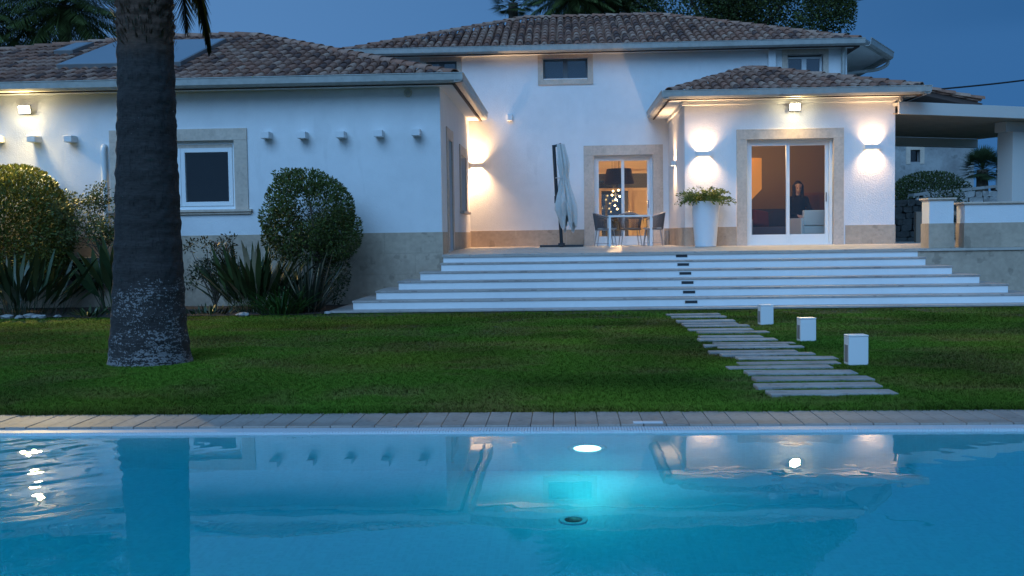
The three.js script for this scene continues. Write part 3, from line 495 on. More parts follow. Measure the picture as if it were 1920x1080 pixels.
{
  const g = settingGroup('living_room', 'dim brown living room behind the wide glass door', 'room');
  mesh('floor', box(EL + 0.301, ER - 0.301, FLOOR - 0.06, FLOOR + 0.002, ZB + 0.06, ZE - 0.301), M.roomFloor, g);
  mesh('wall', [box(EL + 0.301, ER - 0.301, FLOOR, 3.99, ZB + 0.002, ZB + 0.05), box(EL + 0.301, EL + 0.33, FLOOR, 3.99, ZB + 0.05, ZE - 0.302), box(ER - 0.33, ER - 0.301, FLOOR, 3.99, ZB + 0.05, ZE - 0.302)], M.brownWall, g);
  mesh('ceiling', box(EL + 0.301, ER - 0.301, 3.5, 3.55, ZB + 0.05, ZE - 0.302), M.brownWall, g);
}

// ================================================================ LAMPS
const WARM = [1.0, 0.63, 0.34], FLOODC = [1.0, 0.72, 0.28];
const glowMat = (c, k) => { const m = new THREE.MeshStandardMaterial({ color: 0x111111, roughness: 0.4 }); m.emissive.setRGB(...c); m.emissiveIntensity = k; return m; };
M.lensWarm = glowMat([1, 0.80, 0.52], 6); M.lensFlood = glowMat([1, 0.84, 0.50], 60); M.bulb = glowMat([1, 0.72, 0.32], 9); M.poolLens = glowMat([0.85, 1, 1], 7);
function floodlight(label, x, y, z, power, wide) {
  const f = thing('floodlight', label, 'floodlight', null, [x, y, z]);
  mesh('bracket', [box(-0.035, 0.035, -0.03, 0.05, 0, 0.06, 0.006), box(-0.09, 0.09, 0.02, 0.045, 0.05, 0.10, 0.006)], M.greyMetal, f);
  const h = mesh('housing', [box(-0.12, 0.12, -0.085, 0.085, -0.05, 0.0, 0.012)], M.greyMetal, f); h.position.set(0, 0, 0.15); h.rotation.x = 0.30;
  const l = mesh('lamp_glass', box(-0.105, 0.105, -0.07, 0.07, -0.012, 0.02, 0.01), M.lensFlood, f); l.position.set(0, -0.006, 0.165); l.rotation.x = 0.30;
  const p = new THREE.SpotLight(new THREE.Color().setRGB(...FLOODC), power, 0, wide ? 1.57 : 1.5, wide ? 1 : 0.85, 2); p.position.set(0, -0.008, 0.172); p.target.position.set(0, -1.0, wide); p.castShadow = true; p.shadow.radius = wide ? 5 : 3; f.add(p, p.target);
}
{ const a = onZ(45, 205, 0.17); floodlight('small lit floodlight under the eave of the wing', a.x, a.y, 0, 210, 2.6); }
{ const a = onZ(1491, 200, ZE + 0.17); floodlight('small lit floodlight above the sunroom door', a.x, a.y, ZE, 46, 1.7); }
function sconce(label, x, y, z, turn, power) {
  const s = thing('wall_lamp', label, 'wall lamp', null, [x, y, z], turn);
  mesh('body', [box(-0.175, 0.175, -0.05, 0.05, 0.10, 0.118, 0.003), box(-0.175, -0.160, -0.05, 0.05, 0.0, 0.10), box(0.160, 0.175, -0.05, 0.05, 0.0, 0.10), box(-0.16, 0.16, -0.05, 0.05, 0.0, 0.008)], M.lampBody, s);
  for (const d of [-1, 1]) {
    mesh('lamp_lens', box(-0.12, 0.12, d > 0 ? 0.012 : -0.03, d > 0 ? 0.03 : -0.012, 0.03, 0.085), M.lensWarm, s);
    for (const x of [-0.085, 0, 0.085]) { const p = new THREE.SpotLight(new THREE.Color().setRGB(...WARM), power * (d > 0 ? 0.22 : 0.29), 0, 1.0, 1, 2); p.position.set(x, d * 0.022, 0.07); p.target.position.set(x * 1.15, d * 1.2, 0.02); p.castShadow = true; p.shadow.radius = 1.2; s.add(p, p.target); }
  }
}
{ const a = onZ(1320, 288, ZE + 0.12); sconce('white box wall lamp lighting the sunroom wall above the tall planter', a.x, a.y, ZE, 0, 17); }
{ const a = onZ(1637, 275, ZE + 0.12); sconce('white box wall lamp lighting the sunroom wall right of its door', a.x, a.y, ZE, 0, 13); }
{ const a = onZ(888, 310, ZB + 0.1); sconce('white box wall lamp on the main wall beside the wing corner', AX + 0.19, a.y, ZB, 0, 38); }
sconce('white box wall lamp on the sunroom side wall facing the terrace', EL, 2.86, -4.75, -Math.PI / 2, 17);
// underwater lamp on the far wall of the pool, and its fellows further along the same wall
function poolLight(label, x, power, near) {
  const s = thing('pool_light', label, 'pool light', near ? 'round lamps under water on the near pool wall' : 'round lamps under water on the pool wall', [x, -0.45, near ? PZ1 : PZ0], near ? Math.PI : 0);
  mesh('rim', lathe([[0.085, 0], [0.125, 0], [0.125, 0.012], [0.11, 0.022], [0.085, 0.022], [0.085, 0]], 36).rotateX(Math.PI / 2), M.whiteMatt, s);
  mesh('lamp_lens', lathe([[0.0, 0.0], [0.084, 0.0], [0.084, 0.016], [0.06, 0.028], [0, 0.032]], 32).rotateX(Math.PI / 2), M.poolLens, s);
  const p = new THREE.SpotLight(new THREE.Color().setRGB(0.86, 1, 1), power, 0, 1.40, 0.8, 2); p.position.set(0, 0, 0.06); p.target.position.set(0, -0.7, 1.0); p.castShadow = true; p.shadow.radius = 4; s.add(p, p.target);
}
poolLight('round white lamp shining under water below the far pool edge', 0.14, 1.75);
poolLight('round white lamp shining under water below the far pool edge', -4.9, 6);
poolLight('round white lamp shining under water below the far pool edge', 5.2, 6);
for (const x of [-2.6, 0.2, 3.0]) poolLight('round white lamp under water below the near pool edge', x, 0.75, true);

// ================================================================ FURNITURE AND SMALL OBJECTS
// path bollard lights (unlit)
[[1607, 688, 0.285, 'square white bollard light beside the path near the pool'], [1513, 638, 0.275, 'square white bollard light, the middle one of three along the path'], [1436, 603, 0.28, 'square white bollard light beside the path near the steps']].forEach(([u, v, h, label], i) => {
  const p = onY(u, v, -0.05), y = lawnY(p.z) - 0.01, b = thing('bollard_light', label, 'bollard light', 'white bollard lights along the path', [p.x + 0.01, y, p.z - 0.07], 0.06 + i * 0.03);
  mesh('body', box(-0.092, 0.092, 0, h - 0.018, -0.07, 0.07, 0.006), M.whitePaint, b); mesh('cap', box(-0.094, 0.094, h - 0.016, h, -0.072, 0.072, 0.005), M.whitePaint, b);
  mesh('louvre', box(-0.0945, -0.091, 0.03, 0.19, -0.045, 0.045), M.greyMetal, b);
});
// tall white planter
{
  const p = onZ(1323, 463, -2.22), f = thing('planter', 'tall tapered white planter in front of the sunroom', 'planter', null, [p.x, FLOOR - 0.005, -2.22]);
  mesh('pot', lathe([[0, 0], [0.215, 0], [0.228, 0.01], [0.305, 0.955], [0.308, 0.975], [0.30, 0.98], [0.285, 0.965], [0.27, 0.90], [0, 0.88]], 48), phy({ rgb: [0.74, 0.74, 0.74], roughness: 0.35 }), f);
  mesh('soil', lathe([[0, 0.915], [0.15, 0.91], [0.272, 0.9]], 32), M.soil, f);
}
// closed cantilever parasol
M.canvas = std({ map: tex(256, 0.3, (u, v) => { const k = 0.9 + 0.12 * (fbm(u, v, 60, 2, 501) - 0.5) + 0.1 * (fbm(u, v, 6, 4, 511) - 0.5); return [0.66 * k, 0.64 * k, 0.60 * k]; }, true), roughness: 0.95, side: THREE.DoubleSide });
{
  const b = onZ(1053, 463, -4.4), t = onZ(1043, 272, -4.4), f = thing('parasol', 'closed grey canvas cantilever parasol standing on the terrace', 'parasol', null, [b.x, FLOOR, -4.4]);
  const tx = t.x - b.x, H = t.y - FLOOR;
  mesh('base', [box(-0.52, 0.52, 0.005, 0.055, -0.045, 0.045, 0.006), box(-0.045, 0.045, 0.0052, 0.0548, -0.52, -0.0455, 0.006), box(-0.045, 0.045, 0.0052, 0.0548, 0.0455, 0.52, 0.006), box(-0.08, 0.08, 0.055, 0.10, -0.08, 0.08, 0.006)], M.darkMetal, f);
  mesh('pole', [cyl([0, 0.1, 0], [tx * 0.45, 1.0, 0], 0.042, 0.042, 14), cyl([tx * 0.45 - 0.05, 0.98, 0], [tx - 0.06, H, 0], 0.042, 0.042, 14), box(tx * 0.5 - 0.11, tx * 0.5 + 0.02, 1.05, 1.22, -0.05, 0.05, 0.01)], M.darkMetal, f);
  mesh('arm', [cyl([tx - 0.06, H - 0.03, 0], [tx + 0.12, H + 0.02, 0.02], 0.03, 0.03, 10), cyl([0.10, 0.75, 0.06], [0.14, 1.5, 0.05], 0.013, 0.013, 6), cyl([0.16, 0.72, 0.02], [0.17, 1.4, 0.04], 0.013, 0.013, 6)], M.darkMetal, f);
  // canopy: hanging folds gathered at a strap, flaring out to a ragged hem
  const NS = 96, NH = 60, pos = [], idx = [];
  const prof = (h) => h < 0.25 ? mix(0.07, 0.115, h / 0.25) : h < 0.42 ? mix(0.115, 0.085, (h - 0.25) / 0.17) : h < 0.78 ? mix(0.085, 0.23, Math.pow((h - 0.42) / 0.36, 1.1)) : mix(0.23, 0.15, (h - 0.78) / 0.22);
  for (let j = 0; j <= NH; j++) for (let i = 0; i <= NS; i++) {
    const h = j / NH, a = i / NS * 2 * Math.PI, fold = Math.abs(Math.sin(a * 4 + Math.sin(h * 5) * 0.35)) * 0.55 + 0.25 * Math.abs(Math.sin(a * 9 + h * 6 + 1)), r = 1.12 * prof(h) * (0.40 + 1.0 * fold) * (1 + 0.10 * Math.sin(a + h * 7));
    const hem = 0.07 * Math.sin(a * 4 + 0.7) + 0.05 * Math.sin(a * 7 + 2) + 0.04 * Math.sin(a * 11);
    const y = H + 0.02 - h * 1.92 + h * h * hem * 1.6, cx = mix(tx + 0.10, 0.17, Math.pow(h, 0.8));
    pos.push(cx + Math.cos(a) * r, y, 0.04 + Math.sin(a) * r);
  }
  for (let j = 0; j < NH; j++) for (let i = 0; i < NS; i++) { const q = j * (NS + 1) + i; idx.push(q, q + NS + 1, q + 1, q + 1, q + NS + 1, q + NS + 2); }
  const g = new THREE.BufferGeometry(); g.setAttribute('position', new THREE.Float32BufferAttribute(pos, 3)); g.setIndex(idx); g.computeVertexNormals(); mesh('canopy', g, M.canvas, f);
  mesh('strap', clean(new THREE.TorusGeometry(0.10, 0.012, 6, 24)).rotateX(Math.PI / 2).translate(mix(tx, 0.13, 0.35), H - 0.78, 0.04), M.canvas, f);
}
// outdoor dining set
{
  const z = -4.55, a = onZ(1141, 404, z + 0.4), b = onZ(1223, 404, z + 0.4), w = (b.x - a.x) / 2, cx = (a.x + b.x) / 2;
  const t = thing('garden_table', 'square white garden table in front of the narrow glass door', 'table', null, [cx, FLOOR, z]);
  mesh('top', box(-w, w, 0.695, 0.735, -0.40, 0.40, 0.006), M.whitePaint, t);
  for (const sx of [-1, 1]) for (const sz of [-1, 1]) mesh('leg', box(sx * (w - 0.03) - 0.028, sx * (w - 0.03) + 0.028, 0, 0.6945, sz * 0.37 - 0.028, sz * 0.37 + 0.028, 0.004), M.whitePaint, t);
  const rope = std({ rgb: [0.12, 0.11, 0.11], roughness: 0.9 }), frame = std({ rgb: [0.33, 0.31, 0.30], roughness: 0.45, metalness: 0.3 }), cushion = std({ rgb: [0.36, 0.33, 0.30], roughness: 0.95 });
  const chair = (label, x, zz, turn) => {
    const c = thing('rope_chair', label, 'chair', 'rope chairs round the garden table', [x, FLOOR, zz], turn);
    mesh('seat', box(-0.23, 0.23, 0.40, 0.44, -0.21, 0.24, 0.02), cushion, c);
    const arc = (r, y, tilt) => [...Array(13).keys()].map((i) => { const p = Math.PI * (1 + i / 12); return [Math.cos(p) * r, y - tilt * (1 + Math.sin(p)), Math.sin(p) * r * 0.98 + 0.0]; });
    mesh('back_rail', tube([[0.30, 0.60, 0.16], ...arc(0.30, 0.80, 0.10).reverse(), [-0.30, 0.60, 0.16]], 0.012, 60, 6), frame, c);
    mesh('seat_ring', tube([[0.24, 0.40, 0.2], ...arc(0.24, 0.39, 0).reverse(), [-0.24, 0.40, 0.2]], 0.011, 48, 6), frame, c);
    const top = arc(0.30, 0.80, 0.10), low = arc(0.24, 0.39, 0), ropes = []; for (let i = 0; i < 12; i++) for (const s of [0.15, 0.5, 0.85]) ropes.push(cyl(low[i].map((q, k) => mix(q, low[i + 1][k], s)), top[i].map((q, k) => mix(q, top[i + 1][k], s)), 0.0075, 0.0075, 5, true));
    mesh('rope_back', ropes, rope, c).userData.kind = 'stuff';
    for (const sx of [-1, 1]) for (const sz of [-1, 1]) mesh('leg', cyl([sx * 0.25, 0, sz * 0.23], [sx * 0.20, 0.40, sz * 0.17], 0.009, 0.012, 8), frame, c);
    mesh('stretcher', [cyl([-0.245, 0.07, -0.22], [-0.245, 0.07, 0.22], 0.006, 0.006, 6), cyl([0.245, 0.07, -0.22], [0.245, 0.07, 0.22], 0.006, 0.006, 6)], frame, c);
  };
  chair('dark rope chair at the parasol end of the garden table', cx - w - 0.06, z - 0.1, Math.PI / 2 + 0.12); chair('dark rope chair at the sunroom end of the garden table', cx + w + 0.06, z - 0.1, -Math.PI / 2 - 0.12);
  chair('dark rope chair behind the garden table, its back to the glass door', cx + 0.05, z - 0.52, 0.1);
  const bk = thing('waste_bin', 'small dark bin standing by the plinth beside the garden table', 'bin', null, [2.66, FLOOR, ZB + 0.25]); mesh('body', lathe([[0, 0], [0.06, 0], [0.07, 0.36], [0.06, 0.36], [0.052, 0.02], [0, 0.02]], 20), M.greyMetal, bk);
}
// outdoor air-conditioning unit on the bed
{
  const p = onZ(152, 509, 0.40), a = thing('air_conditioner', 'outdoor air conditioning unit on the wing wall behind the plants', 'air conditioner', null, [p.x, p.y - 0.28, 0.20]);
  mesh('casing', box(-0.40, 0.36, 0, 0.54, -0.14, 0.14, 0.012), std({ rgb: [0.2, 0.2, 0.19], roughness: 0.6 }), a); mesh('lid', box(-0.41, 0.37, 0.542, 0.556, -0.15, 0.15, 0.004), std({ rgb: [0.46, 0.45, 0.42], roughness: 0.5 }), a);
  mesh('fan_grille', [0.05, 0.10, 0.15, 0.20, 0.235].map((r) => clean(new THREE.TorusGeometry(r, 0.006, 5, 32)).translate(-0.06, 0.27, 0.15)), M.darkMetal, a); mesh('fan_opening', cyl([-0.06, 0.27, 0.1405], [-0.06, 0.27, 0.1435], 0.24, 0.24, 32), M.darkVoid, a);
  for (const s of [-1, 1]) mesh('wall_bracket', box(s * 0.28 - 0.02, s * 0.28 + 0.02, -0.045, 0, -0.185, 0.13), M.greyMetal, a);
}
// ---- inside the dining room
{
  const t = thing('dining_table', 'long dark dining table inside the lit dining room', 'table', null, [1.55, FLOOR, -8.9]); mesh('top', box(-0.95, 0.95, 0.71, 0.75, -0.45, 0.45, 0.006), std({ rgb: [0.03, 0.022, 0.02], roughness: 0.3 }), t); for (const sx of [-1, 1]) for (const sz of [-1, 1]) mesh('leg', box(sx * 0.88 - 0.04, sx * 0.88 + 0.04, 0, 0.7095, sz * 0.38 - 0.04, sz * 0.38 + 0.04), M.darkVoid, t);
  const bw = thing('bowl', 'dark fruit bowl on the dining table', 'bowl', null, [1.86, FLOOR + 0.75, -8.75]); mesh('bowl_shell', lathe([[0, 0], [0.08, 0], [0.1, 0.02], [0.2, 0.10], [0.21, 0.12], [0.19, 0.115], [0.09, 0.035], [0, 0.03]], 28), std({ rgb: [0.04, 0.035, 0.03], roughness: 0.35 }), bw); mesh('fruit', [0, 1, 2, 3, 4].map((i) => clean(new THREE.SphereGeometry(0.05, 10, 8)).translate(Math.cos(i * 1.3) * 0.09, 0.12, Math.sin(i * 1.3) * 0.09)), std({ rgb: [0.5, 0.46, 0.36], roughness: 0.6 }), bw);
  const l = thing('pendant_lamp', 'wide black drum pendant lamp hanging in the dining room', 'pendant lamp', null, [1.55, 2.55, -8.0]);
  mesh('shade', lathe([[0.42, 0], [0.33, 0.40], [0.32, 0.40], [0.41, 0]], 40), std({ rgb: [0.02, 0.02, 0.025], roughness: 0.7 }), l); mesh('cord', cyl([0, 0.40, 0], [0, 1.07, 0], 0.006, 0.006, 6), M.darkVoid, l); mesh('spider', [cyl([-0.325, 0.40, 0], [0.325, 0.40, 0], 0.005, 0.005, 5), cyl([0, 0.40, -0.325], [0, 0.40, 0.325], 0.005, 0.005, 5)], M.greyMetal, l);
  const ch = thing('chandelier', 'cluster of bare glowing bulbs hanging on wires in the dining room', 'chandelier', null, [1.52, 3.62, -9.6]);
  [[-0.05, -1.20], [0.10, -1.18], [-0.09, -1.32], [0.02, -1.45], [0.13, -1.36], [0.0, -1.62], [0.06, -1.72]].forEach(([x, y], i) => { const z = ((i * 37) % 5 - 2) * 0.05; mesh('wire', cyl([x, 0, z], [x, y + 0.05, z], 0.003, 0.003, 4), M.darkVoid, ch); mesh('bulb', clean(new THREE.SphereGeometry(0.028, 12, 10)).translate(x, y, z), M.bulb, ch); });
  const p = new THREE.PointLight(new THREE.Color().setRGB(1, 0.62, 0.28), 17); p.position.set(0.02, -1.45, 0); p.castShadow = true; p.shadow.radius = 1; ch.add(p);
  const st = thing('string_lights', 'string of tiny glowing bulbs beyond the dining table', 'string lights', null, [0, 0, -11.35]);
  const sp = [[0.55, 2.30], [0.56, 2.15], [0.80, 2.42], [0.78, 2.18], [0.72, 2.05], [0.73, 1.95], [0.46, 1.9], [0.52, 1.82], [0.6, 1.72], [0.68, 1.64], [0.72, 1.6]]; for (const [x, y] of sp) mesh('bulb', clean(new THREE.SphereGeometry(0.022, 8, 6)).translate(x, y, 0), M.bulb, st); mesh('wire', tube(sp.map(([x, y]) => [x, y, -0.02]), 0.003, 60, 4), M.darkVoid, st);
}
// ---- inside the living room
{
  const sh = thing('floor_lamp', 'floor lamp with a large glowing orange fabric shade', 'floor lamp', null, [4.24, FLOOR, -3.75]);
  const shade = new THREE.MeshStandardMaterial({ color: 0x9a5a1c, roughness: 0.9, side: THREE.DoubleSide }); shade.emissive.setRGB(1.0, 0.36, 0.055); shade.emissiveIntensity = 0.50;
  mesh('lamp_shade', lathe([[0.10, 1.02], [0.36, 1.27], [0.36, 1.98], [0.345, 1.98], [0.345, 1.28], [0.10, 1.035]], 6), shade, sh); mesh('stand', [cyl([0, 0.03, 0], [0, 1.05, 0], 0.014, 0.014, 8), lathe([[0, 0], [0.16, 0], [0.16, 0.02], [0, 0.035]], 24)], M.darkMetal, sh);
  const p = new THREE.PointLight(new THREE.Color().setRGB(1, 0.66, 0.32), 8); p.position.set(0, 2.1, 0); p.castShadow = true; p.shadow.radius = 6; sh.add(p);
  const so = thing('sofa', 'dark grey sofa inside the dim living room', 'sofa', null, [5.0, FLOOR, -5.25]), fab = std({ rgb: [0.07, 0.065, 0.07], roughness: 0.95 });
  mesh('seat', box(-1.2, 1.2, 0.06, 0.42, -0.45, 0.45, 0.04), std({ rgb: [0.12, 0.11, 0.12], roughness: 0.95 }), so); mesh('backrest', box(-1.2, 1.2, 0.42, 0.86, -0.48, -0.25, 0.05), fab, so); for (const s of [-1, 1]) mesh('armrest', box(s * 1.3 - 0.1, s * 1.3 + 0.1, 0.06, 0.62, -0.45, 0.45, 0.04), fab, so);
  const cush = (label, x, y, z, rgb, turn) => { const c = one('cushion', label, 'cushion', clean(new RoundedBoxGeometry(0.44, 0.40, 0.14, 3, 0.06)), std({ rgb, roughness: 0.95 })); c.position.set(x, y, z); c.rotation.set(-0.28, turn, 0); };
  cush('dull red cushion on the sofa beside the seated person', 4.82, FLOOR + 0.62, -5.12, [0.17, 0.045, 0.04], 0.5); cush('dark red cushion at the lamp end of the sofa', 4.45, FLOOR + 0.65, -5.25, [0.14, 0.02, 0.025], -0.1);
  const ar = (name, label, x, z, rgb, turn) => { const c = thing(name, label, 'armchair', null, [x, FLOOR, z], turn), m = std({ rgb, roughness: 0.8 }); mesh('seat', box(-0.32, 0.32, 0.22, 0.42, -0.3, 0.32, 0.03), m, c); mesh('backrest', box(-0.32, 0.32, 0.422, 0.78, -0.32, -0.2, 0.03), m, c); for (const s of [-1, 1]) mesh('armrest', box(s * 0.36 - 0.04, s * 0.36 + 0.04, 0.20, 0.6, -0.32, 0.32, 0.02), m, c); for (const sx of [-1, 1]) for (const sz of [-1, 1]) mesh('leg', box(sx * 0.3 - 0.02, sx * 0.3 + 0.02, 0, 0.22, sz * 0.27 - 0.02, sz * 0.27 + 0.02), m, c); };
  ar('armchair', 'white armchair seen from behind through the glass door', 5.74, -3.95, [0.55, 0.58, 0.52], Math.PI + 0.25); ar('armchair', 'pale patterned armchair under the orange floor lamp', 4.02, -4.55, [0.36, 0.35, 0.36], 0.6);
  const cb = thing('sideboard', 'orange brown wooden sideboard at the back of the living room', 'cabinet', null, [6.35, FLOOR, -5.95]); mesh('carcass', box(-0.5, 0.5, 0.08, 1.25, -0.25, 0.25, 0.01), std({ rgb: [0.28, 0.12, 0.04], roughness: 0.5 }), cb); mesh('door', [box(-0.47, -0.005, 0.12, 1.2, 0.25, 0.265, 0.004), box(0.005, 0.47, 0.12, 1.2, 0.25, 0.265, 0.004)], std({ rgb: [0.25, 0.11, 0.04], roughness: 0.5 }), cb);
}
// seated person
{
  const f = thing('person', 'person with long dark hair in black clothes seated on the sofa', 'person', null, [5.70, FLOOR, -4.95]); f.scale.setScalar(1.12);
  const J = { hip: [0, 0.50, -0.10], chest: [0, 0.86, -0.13], neck: [0, 1.03, -0.11], kneeL: [-0.13, 0.50, 0.36], kneeR: [0.13, 0.50, 0.36], footL: [-0.14, 0.08, 0.42], footR: [0.14, 0.08, 0.42] };
  const bones = [[J.hip, J.chest, 0.145, 0.15], [J.chest, J.neck, 0.13, 0.05], [[-0.16, 0.96, -0.12], [0.16, 0.96, -0.12], 0.06, 0.06], [[-0.08, 0.5, -0.06], J.kneeL, 0.095, 0.062], [[0.08, 0.5, -0.06], J.kneeR, 0.095, 0.062], [J.kneeL, J.footL, 0.06, 0.038], [J.kneeR, J.footR, 0.06, 0.038], [J.footL, [-0.15, 0.045, 0.58], 0.042, 0.03], [J.footR, [0.15, 0.045, 0.58], 0.042, 0.03],
    [[-0.18, 0.95, -0.12], [-0.24, 0.70, -0.04], 0.052, 0.042], [[-0.24, 0.70, -0.04], [-0.06, 0.60, 0.14], 0.042, 0.028], [[0.18, 0.95, -0.12], [0.25, 0.70, -0.04], 0.052, 0.042], [[0.25, 0.70, -0.04], [0.07, 0.60, 0.15], 0.042, 0.028]];
  const surf = (list, res, c, half, k) => {
    const mc = new MarchingCubes(res, new THREE.MeshStandardMaterial(), false, false, 120000); mc.isolation = 0; const n = mc.size, P = new V3(), A = new V3(), B = new V3(), seg = list.map(([a, b, r0, r1]) => [new V3(...a), new V3(...b).sub(A.set(...a)), r0, r1]);
    for (let z = 0; z < n; z++) for (let y = 0; y < n; y++) for (let x = 0; x < n; x++) {
      P.set(c[0] + ((x - n / 2) / (n / 2)) * half, c[1] + ((y - n / 2) / (n / 2)) * half, c[2] + ((z - n / 2) / (n / 2)) * half); let s = 0;
      for (const [a, d, r0, r1] of seg) { const t = clamp(B.copy(P).sub(a).dot(d) / (d.lengthSq() + 1e-9)), q = B.copy(a).addScaledVector(d, t).distanceTo(P) - mix(r0, r1, t); s += Math.exp(-q * k); }
      mc.field[x + y * n + z * n * n] = Math.log(s + 1e-30) / k;
    }
    mc.update(); const g = new THREE.BufferGeometry(), cnt = mc.count; g.setAttribute('position', new THREE.BufferAttribute(mc.positionArray.slice(0, cnt * 3), 3)); g.computeVertexNormals(); g.scale(half, half, half); g.translate(...c); g.computeVertexNormals(); return g;
  };
  const fingers = (sx) => { const w = [sx * 0.06, 0.60, 0.145], o = [[w, [sx * 0.02, 0.58, 0.19], 0.026, 0.024]]; for (let i = 0; i < 4; i++) { const k = [sx * (0.045 - i * 0.017), 0.575, 0.20], e = [sx * (0.03 - i * 0.02), 0.555, 0.245 - i * 0.006], h = [sx * (0.025 - i * 0.02), 0.53, 0.26 - i * 0.006]; o.push([k, e, 0.009, 0.0085], [e, h, 0.0085, 0.007]); } o.push([[sx * 0.05, 0.60, 0.16], [sx * 0.0, 0.605, 0.20], 0.011, 0.009]); return o; };
  const skin = std({ rgb: [0.55, 0.37, 0.28], roughness: 0.6 }), cloth = std({ rgb: [0.012, 0.012, 0.014], roughness: 0.95 }), hairM = std({ rgb: [0.012, 0.009, 0.008], roughness: 0.6 });
  const body = mesh('body', [surf(bones, 60, [0, 0.55, 0.15], 0.62, 55)], cloth, f);
  mesh('head', [surf([[[0, 1.02, -0.11], [0, 1.10, -0.09], 0.048, 0.05], [[0, 1.16, -0.07], [0, 1.24, -0.085], 0.062, 0.088], [[0, 1.115, -0.035], [0, 1.13, -0.03], 0.03, 0.035], [[0, 1.185, 0.008], [0, 1.165, 0.022], 0.010, 0.014], [[-0.083, 1.18, -0.09], [-0.083, 1.20, -0.09], 0.012, 0.014], [[0.083, 1.18, -0.09], [0.083, 1.20, -0.09], 0.012, 0.014], [[-0.018, 1.135, 0.003], [0.018, 1.135, 0.003], 0.008, 0.008]], 44, [0, 1.17, -0.06], 0.19, 130)], skin, f);
  mesh('eye', [-1, 1].map((s) => clean(new THREE.SphereGeometry(0.011, 8, 6)).translate(s * 0.031, 1.195, -0.002)), hairM, f);
  mesh('hair', [surf([[[0, 1.25, -0.105], [0, 1.27, -0.10], 0.097, 0.09], [[-0.075, 1.24, -0.09], [-0.095, 0.98, -0.08], 0.045, 0.03], [[0.075, 1.24, -0.09], [0.095, 0.98, -0.08], 0.045, 0.03], [[0, 1.2, -0.16], [0, 0.98, -0.19], 0.07, 0.06]], 40, [0, 1.14, -0.11], 0.26, 90)], hairM, f);
  mesh('hand', [surf(fingers(-1), 44, [-0.02, 0.57, 0.2], 0.1, 260)], skin, f); mesh('hand', [surf(fingers(1), 44, [0.02, 0.57, 0.2], 0.1, 260)], skin, f);
}

// ================================================================ PLANTS
class Leaves {
  constructor() { this.p = []; this.n = []; this.c = []; }
  tri(a, b, c, n, col) { for (const q of [a, b, c]) { this.p.push(q[0], q[1], q[2]); this.n.push(n.x, n.y, n.z); this.c.push(col[0], col[1], col[2]); } }
  // small pointed leaf of two halves folded along its rib
  leaf(o, dir, side, L, W, col, fold = 0.25) {
    const n = new V3().crossVectors(side, dir).normalize(), at = (t, s, h) => [o.x + dir.x * L * t + side.x * W * s + n.x * W * h, o.y + dir.y * L * t + side.y * W * s + n.y * W * h, o.z + dir.z * L * t + side.z * W * s + n.z * W * h];
    const a = at(0, 0, 0), b = at(0.45, 0.5, fold), c = at(0.45, -0.5, fold), e = at(1, 0, 0);
    this.tri(a, b, e, n, col); this.tri(a, e, c, n, col);
  }
  // long blade along an arching path
  blade(o, az, lean, L, W, droop, col, seg = 6, shape = (t) => Math.sin(Math.PI * Math.pow(t, 0.8)) , roll = 0, stalk = 0) {
    const h = new V3(Math.cos(az), 0, Math.sin(az)), sd = new V3(-Math.sin(az + roll), 0.0, Math.cos(az + roll)); let p = o.clone(), an = lean, last = null;
    for (let i = 0; i <= seg; i++) {
      const t = i / seg, w = W * (t < stalk ? 0.10 : Math.max(0.02, shape((t - stalk) / (1 - stalk)))), d = new V3(h.x * Math.sin(an), Math.cos(an), h.z * Math.sin(an)), n = new V3().crossVectors(d, sd).normalize();
      const row = [p.clone().addScaledVector(sd, w / 2).addScaledVector(n, w * 0.14), p.clone(), p.clone().addScaledVector(sd, -w / 2).addScaledVector(n, w * 0.14)];
      if (last) for (let k = 0; k < 2; k++) { const A = last[k].toArray(), B = last[k + 1].toArray(), C = row[k + 1].toArray(), D = row[k].toArray(); this.tri(A, B, C, n, col); this.tri(A, C, D, n, col); }
      last = row; p = p.clone().addScaledVector(d, L / seg); an += droop / seg * (0.4 + 1.2 * t);
    }
    return p;
  }
  build(name, parent, mat) {
    const g = new THREE.BufferGeometry(); g.setAttribute('position', new THREE.Float32BufferAttribute(this.p, 3)); g.setAttribute('normal', new THREE.Float32BufferAttribute(this.n, 3)); g.setAttribute('color', new THREE.Float32BufferAttribute(this.c, 3));
    const m = lit(new THREE.Mesh(g, mat)); m.name = name; parent.add(m); return m;
  }
}
M.leaf = phy({ vertexColors: true, roughness: 0.55, side: THREE.DoubleSide, transmission: 0.25, thickness: 0, ior: 1.3 });
M.leafGloss = phy({ vertexColors: true, roughness: 0.42, side: THREE.DoubleSide });
M.bark = std({ map: tex(256, [0.5, 0.8], (u, v) => { const a = fbm(u * 1, v, 12, 4, 601); return tint([0.12, 0.09, 0.065], 0.5 + a); }, true), roughness: 0.95 });
const unit = () => { const z = rr(-1, 1), a = rr(0, 6.283), r = Math.sqrt(1 - z * z); return new V3(r * Math.cos(a), z, r * Math.sin(a)); };
const colour = (base, v = 0.3) => { const k = rr(1 - v, 1 + v), y = rr(-0.15, 0.25); return [base[0] * k * (1 + y), base[1] * k, base[2] * k * (1 - y * 0.5)]; };
